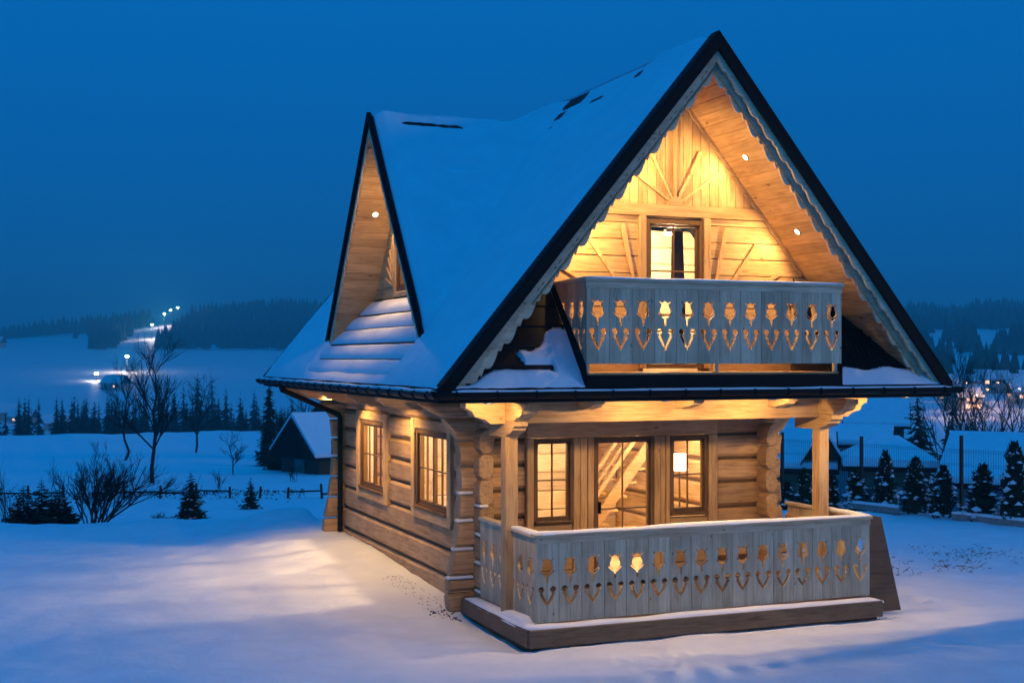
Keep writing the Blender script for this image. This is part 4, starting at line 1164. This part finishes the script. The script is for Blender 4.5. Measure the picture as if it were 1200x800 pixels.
# ------------------------------------------------------------------ neighbouring houses beyond the fence
def house(name, label, c, ang, lx, ly, zb, ze, zr, wall, cat='house', hip=0., over=.35, wins=(), snow=.22, lit=False, chimney=False, group=None, th=.12, dormer=None):
    """gabled or hipped house, ridge along local x"""
    root = tag(empty(name, (c[0],c[1],zb)), label, cat, group)
    ca, sa = cos(ang), sin(ang)
    T = lambda x,y,z: (c[0]+x*ca-y*sa, c[1]+x*sa+y*ca, z)
    hx, hy = lx/2, ly/2
    mb = MB(); vs = [T(-hx,-hy,zb-.5),T(hx,-hy,zb-.5),T(hx,hy,zb-.5),T(-hx,hy,zb-.5),T(-hx,-hy,ze),T(hx,-hy,ze),T(hx,hy,ze),T(-hx,hy,ze)]
    mb.add(vs,[(0,1,5,4),(1,2,6,5),(2,3,7,6),(3,0,4,7),(4,5,6,7)])
    if not hip: mb.add([T(-hx,-hy,ze),T(-hx,hy,ze),T(-hx,0,zr-.1)],[(0,1,2)]); mb.add([T(hx,-hy,ze),T(hx,hy,ze),T(hx,0,zr-.1)],[(0,1,2)])
    mb.build('wall', wall, root)
    ox, oy = hx+over, hy+over; zo = ze-(zr-ze)*over/hy
    def rf(o, nm, mt, sh=0., g=0.):
        a = [T(-ox+g,-oy+g,zo+o),T(ox-g,-oy+g,zo+o),T(ox-g,oy-g,zo+o),T(-ox+g,oy-g,zo+o),T(-ox+hip+g,0,zr+o),T(ox-hip-g,0,zr+o)]
        b = [(x,y,z-(th if not sh else sh)) for x,y,z in a]
        m_ = MB().add(a+b,[(0,1,5,4),(2,3,4,5),(1,2,5),(3,0,4),(6,10,11,7),(8,11,10,9),(7,11,8),(9,10,6),(0,6,7,1),(1,7,8,2),(2,8,9,3),(3,9,6,0)])
        return m_.build(nm, mt, root)
    r_ = rf(0,'roof', M['tile'])
    s_ = rf(snow,'snow_layer', M['roofsnow'], snow-.01, .05); s_['label'] = 'snow covering the roof'
    for (fx,fy,wx,wz,side) in wins:
        u = (fx-.5)*(lx if side in 'fb' else ly); zc = zb+fy*(ze-zb)
        m_ = MB()
        def rect(hw,hh,d0,d1):
            if side == 'f': P = [T(u-hw,-hy-d,z) for d in (d0,d1) for z in (zc-hh,zc+hh)]+[T(u+hw,-hy-d,z) for d in (d0,d1) for z in (zc-hh,zc+hh)]
            else:
                sx = -1 if side == 'l' else 1
                P = [T(sx*(hx+d),u-hw,z) for d in (d0,d1) for z in (zc-hh,zc+hh)]+[T(sx*(hx+d),u+hw,z) for d in (d0,d1) for z in (zc-hh,zc+hh)]
            return MB().add(P,[(0,1,3,2),(4,6,7,5),(0,4,5,1),(2,3,7,6),(0,2,6,4),(1,5,7,3)])
        wn = rect(wx/2,wz/2,.01,.05).build('window', M['plaster'], root)
        rect(wx/2-.05,wz/2-.05,.052,.07).build('pane', M['litwin'] if (lit and R.random() < .75) else M['darkwin'], wn)
    if dormer:
        fx, hw, z0, z1 = dormer; u = (fx-.5)*lx; yf = -hy-.25
        MB().add([T(u-hw,yf,z0),T(u+hw,yf,z0),T(u,yf,z1),T(u-hw,0,z0),T(u+hw,0,z0),T(u,0,z1)],[(0,1,2),(3,5,4),(0,3,4,1)]).build('dormer_wall', M['barn'], root)
        for sg in (-1,1):
            e0 = (u+sg*(hw+.12), z0-.12*(z1-z0)/hw)
            a_ = [T(e0[0],yf-.15,e0[1]+.02),T(u,yf-.15,z1+.02),T(u,.2,z1+.02),T(e0[0],.2,e0[1]+.02)]
            MB().add(a_+[(x,y,z+.07) for x,y,z in a_],[(0,1,2,3),(7,6,5,4),(0,4,5,1),(1,5,6,2),(2,6,7,3),(3,7,4,0)]).build('dormer_roof', M['tile'], root)
            b_ = [(x,y,z+.075) for x,y,z in a_]; b_ = [b_[0],b_[1],b_[2],b_[3]]
            MB().add(b_+[(x,y,z+.12) for x,y,z in b_],[(0,1,2,3),(7,6,5,4),(0,4,5,1),(1,5,6,2),(2,6,7,3),(3,7,4,0)]).build('dormer_snow', M['roofsnow'], root)
    if chimney:
        m_ = MB(); x0 = lx*.15
        m_.add([T(x0+dx,dy,z) for z in (zr-.5,zr+.7) for dx,dy in ((-.25,-.25),(.25,-.25),(.25,.25),(-.25,.25))],[(0,1,5,4),(1,2,6,5),(2,3,7,6),(3,0,4,7),(4,5,6,7)]); m_.build('chimney', M['greyplaster'], r_)
    return root
hA = at(11.9,40); rA = house('gabled_house', 'house with a small dark gabled dormer behind the porch post', hA, -.60, 2.9, 2.5, hA.z, -.15, .75, M['barnlight'], over=.25, wins=((.3,.75,.5,.6,'f'),(.75,.75,.5,.6,'f')), dormer=(.92,.53,-.02,.82))
hB = at(15.05,55); house('long_house', 'long grey building with almost flat snowy roof behind the hipped roof', hB, -.70, 2.9, 3.4, hB.z, -.55, -.02, M['greyplaster'], over=.15, wins=((.25,.8,.5,.5,'f'),(.7,.8,.5,.5,'f')))
hC = at(16.35,38); house('hipped_house', 'pale house with broad snowy hipped roof behind the fence', hC, -.60, 2.15, 2.3, hC.z, .02, .52, M['barnlight'], hip=1.0, over=.3, wins=((.25,.72,.45,.6,'f'),(.7,.72,.45,.6,'f')))
hD = at(21.9,36); house('low_house', 'low house with wide snowy roof slope at the right edge of the picture', hD, -.92, 3.6, 3.4, hD.z, -.25, .72, M['greyplaster'], over=.3, wins=((.3,.7,.5,.6,'f'),))
hE = at(15.9,75); house('far_roof_house', 'farther house whose snowy roof shows under the porch eave', hE, -.66, 3.0, 4, hE.z, -.65, .45, M['barn'], over=.4, wins=((.3,.7,.6,.6,'f'),(.6,.7,.6,.6,'f')))
# barn on the other side, by the valley meadow
hF = at(-7.6,64); house('old_barn', 'old dark wooden barn with snowy roof beyond the meadow', hF, .25, 4.6, 4.0, hF.z, -1.35, .15, M['barn'], over=.5, wins=((.2,.5,.6,.6,'f'),(.45,.5,.6,.6,'f'),(.5,.42,1.0,.95,'l'),(.5,1.15,.5,.5,'l')))
hG = at(-7.6,78); house('small_barn', 'smaller barn whose steep dark gable shows behind the old barn', hG, 1.1, 5, 4, hG.z, -1.0, 1.1, M['barn'], over=.4, wins=())

# ------------------------------------------------------------------ near and middle trees
shrub('bare_shrub', at(-18.1,27.6), 2.35, 1.15, 15, 'large bare many-stemmed shrub standing in the snow on the terrace edge', 4, depth=5, r0=.026)
shrub('bare_saplings', at(-14.2,33.5), 2.0, .10, 6, 'cluster of thin upright bare saplings behind the young spruce', 9, depth=1, r0=.012)
shrub('bare_saplings', at(-21.4,30), 1.6, .12, 6, 'thin bare saplings at the left edge of the meadow', 12, depth=2, r0=.012)
shrub('bare_saplings', at(-19.6,40), 2.4, .16, 5, 'thin leaning bare saplings behind the dark young pines', 15, depth=1, r0=.014)
shrub('bare_saplings', at(-12.9,50), 1.5, .2, 5, 'thin bare saplings on the meadow right of the tall bare tree', 31, depth=2, r0=.014)
shrub('bare_saplings', at(-17.6,50), 1.3, .3, 6, 'bare saplings behind the crown of the big shrub', 32, depth=2, r0=.014)
shrub('bare_saplings', at(-21.9,36), 2.2, .25, 7, 'bare saplings cut by the left edge of the picture', 33, depth=2, r0=.016)
shrub('bare_saplings', at(-9.7,56), 1.2, .5, 7, 'low bare bushy saplings before the slim tall spruce', 34, depth=3, r0=.014)
shrub('low_brush', at(-15.3,33), .55, 1.4, 14, 'low tangled brush beside the young spruce', 18, depth=3, r0=.010)
conifer('young_spruce', 1.35, .52, 3, at(-14.1,33.5), 'young spruce dusted with snow by the thin saplings', tiers=18, blades=16, snow=.25)
conifer('young_spruce', 1.0, .33, 5, at(-11.55,39), 'smallest young spruce standing alone before the barn', tiers=16, blades=14, snow=.3)
conifer('young_pine', 1.15, .55, 6, at(-20.9,32), 'young dark pine nearest the left edge', tiers=15, blades=14, droop=-.1, snow=.1)
conifer('young_pine', 1.25, .50, 7, at(-20.2,32.5), 'tallest of the dark young pines by the shrub', tiers=15, blades=14, droop=-.15, snow=.1)
conifer('young_pine', 1.05, .60, 8, at(-19.5,32.2), 'broad dark young pine next to the big bare shrub', tiers=15, blades=14, droop=-.1, snow=.1)
conifer('tall_spruce', 5.4, .85, 11, at(-10.75,70), 'slim tall spruce in front of the old barn', tiers=30, blades=13, droop=.55)
conifer('tall_spruce', 3.2, 1.0, 12, at(-10.2,66), 'shorter dense spruce at the corner of the old barn', tiers=24, blades=14, droop=.5)
bare_tree('bare_tree', at(-15.7,56), 7.6, 'tall bare deciduous tree in front of the ski slope', 21, thick=.013, depth=4)
bare_tree('bare_tree', at(-16.9,75), 7.0, 'bare tree with fan-shaped crown left of the tall bare tree', 22, thick=.012, depth=4)
bare_tree('bare_tree', at(-13.9,85), 6.5, 'thin bare tree right of the tall bare tree', 23, thick=.012, depth=3)
bare_tree('bare_tree', at(-9.3,75), 5.5, 'small bare tree above the barn roof', 24, thick=.012, depth=3)
bare_tree('bare_tree', at(-12.3,62), 2.6, 'low rounded bare tree on the meadow beside the barn', 25, thick=.014, depth=4, width=.9)
# post and rail fence over the meadow
rf = tag(empty('rail_fence', at(-15,46)), 'dark post and rail fence crossing the snowy meadow', 'fence')
prev = None; rgf = random.Random(8)
for k in range(13):
    b = -23.5+k*1.36+rgf.uniform(-.2,.2); p = at(b, 46.5-k*.12); lean = rgf.uniform(-.06,.06); h_ = rgf.uniform(.35,.62)
    MB().tube((p.x,p.y,p.z-.2),(p.x+lean,p.y,p.z+h_),.05,.04,6).build('post', M['bark'], rf)
    if prev is not None and k not in (4,9,10):
        MB().tube((prev.x,prev.y,prev.z+rgf.uniform(.16,.26)),(p.x,p.y,p.z+rgf.uniform(.16,.30)),.035,.03,5).build('rail', M['bark'], rf)
    prev = p
hedge = MB(); rg = random.Random(31)
for k in range(900):
    b = rg.uniform(-23.5,-9.2); dd = 47.5+rg.gauss(0,1.3)+1.2*nz(b*.5,9.); g_ = nz(b*1.1,3.)+.6*nz(b*3.7,8.)
    p = at(b,dd); h_ = max(.01,.05+.06*g_)*rg.random(); s = rg.uniform(.015,.055)
    hedge.add([(p.x-s,p.y,p.z+h_),(p.x+s,p.y+.03,p.z+h_+s*.3),(p.x,p.y,p.z+h_+s*1.3)],[(0,1,2)])
tag(hedge.build('meadow_undergrowth', M['twig'], None, fixn=False), 'low dark undergrowth along the meadow fence', None, None, 'stuff')
# beyond the wire fence
conifer('dense_spruce', 6.7, 1.75, 41, at(17.6,50), 'big dark spruce behind the hipped house roof', tiers=22, blades=17, snow=.10)
conifer('dense_spruce', 6.4, 1.6, 42, at(19.0,54), 'dark spruce touching the big one on its right', tiers=20, blades=16, snow=.10)
bare_tree('bare_birch', at(19.35,58), 10.0, 'slender bare tree rising behind the fence post', 43, thick=.009, depth=3, width=.3)
bare_tree('bare_birch', at(20.35,70), 11.0, 'bare tree with spreading crown above the town lights', 44, thick=.010, depth=4)
bare_tree('bare_birch', at(21.5,64), 10.0, 'bare tree at the right edge above the low house', 45, thick=.010, depth=4)
bare_tree('bare_birch', at(18.6,95), 13.5, 'faint bare tree beside the gutter end', 46, thick=.010, depth=4)

# ------------------------------------------------------------------ valley spruces, forest, ski slope, town
kinds = []
for i in range(4):
    tr, cr, sn_ = conifer_mesh(15., 3.0+.5*(i%2), 60+i, tiers=24, blades=13, droop=.62, jag=.45, base=.02)
    root = empty('valley_spruce', (0,0,0)); tr.build('trunk', M['bark'], root, fixn=False, origin=(0,0,0)); cr.build('crown', M['farneedle'], root, fixn=False, origin=(0,0,0)); kinds.append(root)
rg = random.Random(77); vs_n = 0
spots = []
for b, ytop in ((-21.1,470),(-20.3,463),(-19.6,468),(-18.9,458),(-18.4,463),(-17.9,470),(-17.2,468),(-15.4,441),(-14.8,452),(-14.4,448),(-13.8,437),(-13.2,441),(-12.6,452),(-12.0,460),(-11.4,455),(-22.0,475)):
    spots.append((b, rg.uniform(205,245), ytop))
for k in range(95): spots.append((rg.uniform(-23.5,-9.5), rg.uniform(165,205), rg.uniform(462,486)))
for k in range(10): spots.append((rg.uniform(-23.5,-9.5), rg.uniform(240,280), rg.uniform(458,470)))
order = sorted(range(len(spots)), key=lambda i: spots[i][0])
ORD = 'first second third fourth fifth sixth seventh eighth ninth tenth eleventh twelfth thirteenth fourteenth fifteenth sixteenth'.split()
for n_, i in enumerate(order):
    b, d, yt = spots[i]; p = at(b,d); top = CAM[2]-(yt-419.2)*d/1499
    h = max(5., top-p.z); root = kinds[n_%4] if n_ < 4 else copy_tree(kinds[n_%4])
    root.location = p; root.scale = (h/15*rg.uniform(.9,1.25),)*2+(h/15,); root.rotation_euler = (0,0,rg.uniform(0,6))
    if i < 16:
        k_ = sorted(range(16), key=lambda q: spots[q][0]).index(i)
        tag(root, 'hazy spruce rising above the valley belt, '+ORD[k_]+' of the taller ones from the left', 'tree', 'tall spruces of the valley belt')
    else: tag(root, 'low hazy spruce in the dense dark belt across the valley floor', 'tree', 'spruce belt in the valley')
# forest on the far hills: one mass
def in_piste(b, d):
    c = interp([(500,-17.6),(700,-17.0),(900,-16.5),(1010,-15.95),(1120,-15.4),(1230,-14.85),(1400,-14.6)], d); return abs(b-c) < interp([(500,1.1),(800,.8),(1000,.95),(1250,.85)], d)
fo = MB(); cnt = 0
while cnt < 5200:
    b = rg.uniform(-26,26); d = rg.uniform(880,1360)
    if in_piste(b,d): continue
    right = b > 4
    if not right:
        if b < -18.3 and d < 1120 and not (b < -22.0) and nz(b*1.5,d*.01) < .45: continue
        if b < -18.9 and d < 1180: continue
    else:
        if nz(b*.55+5, d*.006) < -.12: continue
    p = at(b,d); h = rg.uniform(9,17); r_ = h*.22; n = 5; a0 = rg.random()*6
    fo.add([(p.x+r_*cos(a0+2*pi*i/n), p.y+r_*sin(a0+2*pi*i/n), p.z+.5) for i in range(n)]+[(p.x,p.y,p.z+h)],[(i,(i+1)%n,n) for i in range(n)])
    cnt += 1
cnt = 0
while cnt < 900:     # scattered clumps lower on the town side
    b = rg.uniform(15,26); d = rg.uniform(380,880)
    if nz(b*.9+2, d*.012) < .12: continue
    p = at(b,d); h = rg.uniform(6,13); r_ = h*.24; n = 5
    fo.add([(p.x+r_*cos(2*pi*i/n), p.y+r_*sin(2*pi*i/n), p.z+.3) for i in range(n)]+[(p.x,p.y,p.z+h)],[(i,(i+1)%n,n) for i in range(n)]); cnt += 1
tag(fo.build('hillside_forest', M['farneedle'], None, fixn=False), 'dark spruce forest covering the far hillside', None, None, 'stuff')
def floodlight(b, d, h, e, label):
    p = at(b,d); root = tag(empty('floodlight_mast', p), label, 'lamp', 'ski slope floodlights')
    MB().tube((p.x,p.y,p.z-1),(p.x,p.y,p.z+h),.35,.2,6).build('mast', M['steel'], root)
    MB().cbox(p.x-.9,p.x+.9,p.y-.6,p.y+.6,p.z+h,p.z+h+1.1,.2).build('lamp_head', M['farlamp'], root)
    point('flood', (p.x-3*FWD.x,p.y-3*FWD.y,p.z+h-1.5), e, 1.5, (1,.86,.78), root)
floodlight(-14.65,1235,12,13000,'topmost floodlight on the lit ski slope')
floodlight(-14.95,1225,10,10000,'floodlight beside the topmost one on the lit ski slope')
floodlight(-15.20,1130,11,25142,'second floodlight down the lit ski slope')
floodlight(-15.72,1020,11,25142,'third floodlight down the lit ski slope')
floodlight(-16.75,690,8,13714,'lowest floodlight by the lift station of the ski slope')
floodlight(-18.0,640,3,3428,'low floodlight beside the snowy track left of the ski slope')
far_h = [(-21.6,480,7,'at the left edge of the valley'),(-20.9,470,6,'below the pale clearing'),(-19.6,450,6,'between the valley spruces'),(-17.2,600,8,'next to the lowest ski slope floodlight'),(-22.0,950,9,'high on the left hill')]
for b,d,s,nm in far_h:
    p = at(b,d); house('far_house', 'tiny far house with a lit window '+nm, p, rg.uniform(-.6,.6)-YAW, s*1.4, s, p.z, p.z+s*.45, p.z+s*.85, M['plaster'], wins=((.25,.5,1.2,.9,'f'),(.7,.5,1.2,.9,'f')), lit=True, over=.6, snow=.3, group='far houses across the valley')
town = []
for k in range(15):
    b = 18.55+k*.245+rg.uniform(-.08,.08); d = rg.uniform(325,400); p = at(b,d); s = rg.uniform(3.2,4.4); zb = p.z
    nn = 1 if s < 3.6 else 2
    wins = [((i+.5)/4, (j+.55)/nn, .9+.5*rg.random(), .8+.4*rg.random(), 'f') for i in range(4) for j in range(nn) if rg.random() < .8]
    place = ['leftmost, beside the end of the gutter','second from the gutter end','third from the gutter end','fourth from the gutter end','fifth from the gutter end','sixth from the gutter end','seventh from the gutter end','eighth from the gutter end','seventh from the right edge','sixth from the right edge','fifth from the right edge','fourth from the right edge','third from the right edge','second from the right edge','at the right edge'][k]
    house('town_house', 'small town house with lit windows, '+place, p, rg.uniform(-.25,.25)-YAW, s*1.6, s*1.2, zb, zb+s, zb+s*1.5, M['plaster'], wins=wins, lit=True, over=.5, snow=.3, group='lit town houses below the far hill')
for k in range(9):
    b = 18.7+k*.42; p = at(b, 300+22*(k%3)); root = tag(empty('street_lamp', p), 'tiny street lamp '+['nearest the gutter end','second from the gutter end','third from the gutter end','fourth from the gutter end','in the middle','fourth from the right edge','third from the right edge','second from the right edge','at the right edge'][k]+' of the town lights', 'street lamp', 'town street lamps')
    MB().tube((p.x,p.y,p.z-.2),(p.x,p.y,p.z+5.5),.09,.06,5).build('pole', M['steel'], root)
    MB().cbox(p.x-.28,p.x+.28,p.y-.2,p.y+.2,p.z+5.4,p.z+5.7,.05).build('lamp_head', M['litwin'], root)
    point('street_light', (p.x,p.y,p.z+5.2), 900, .3, (1,.55,.32), root)

# ------------------------------------------------------------------ haze
hz = bpy.data.materials.new('haze_air'); hz.use_nodes = True; t = hz.node_tree; t.nodes.clear()
pv = t.nodes.new('ShaderNodeVolumePrincipled'); pv.inputs['Density'].default_value = .0010; pv.inputs['Color'].default_value = (.13,.86,.99,1); pv.inputs['Anisotropy'].default_value = 0.
mo = t.nodes.new('ShaderNodeOutputMaterial'); t.links.new(pv.outputs['Volume'], mo.inputs['Volume'])
hb = MB().box(-4600,4600,-450,4600,-34,112).build('haze', hz, None)
tag(hb, 'blue evening haze filling the valley', None, None, 'stuff')
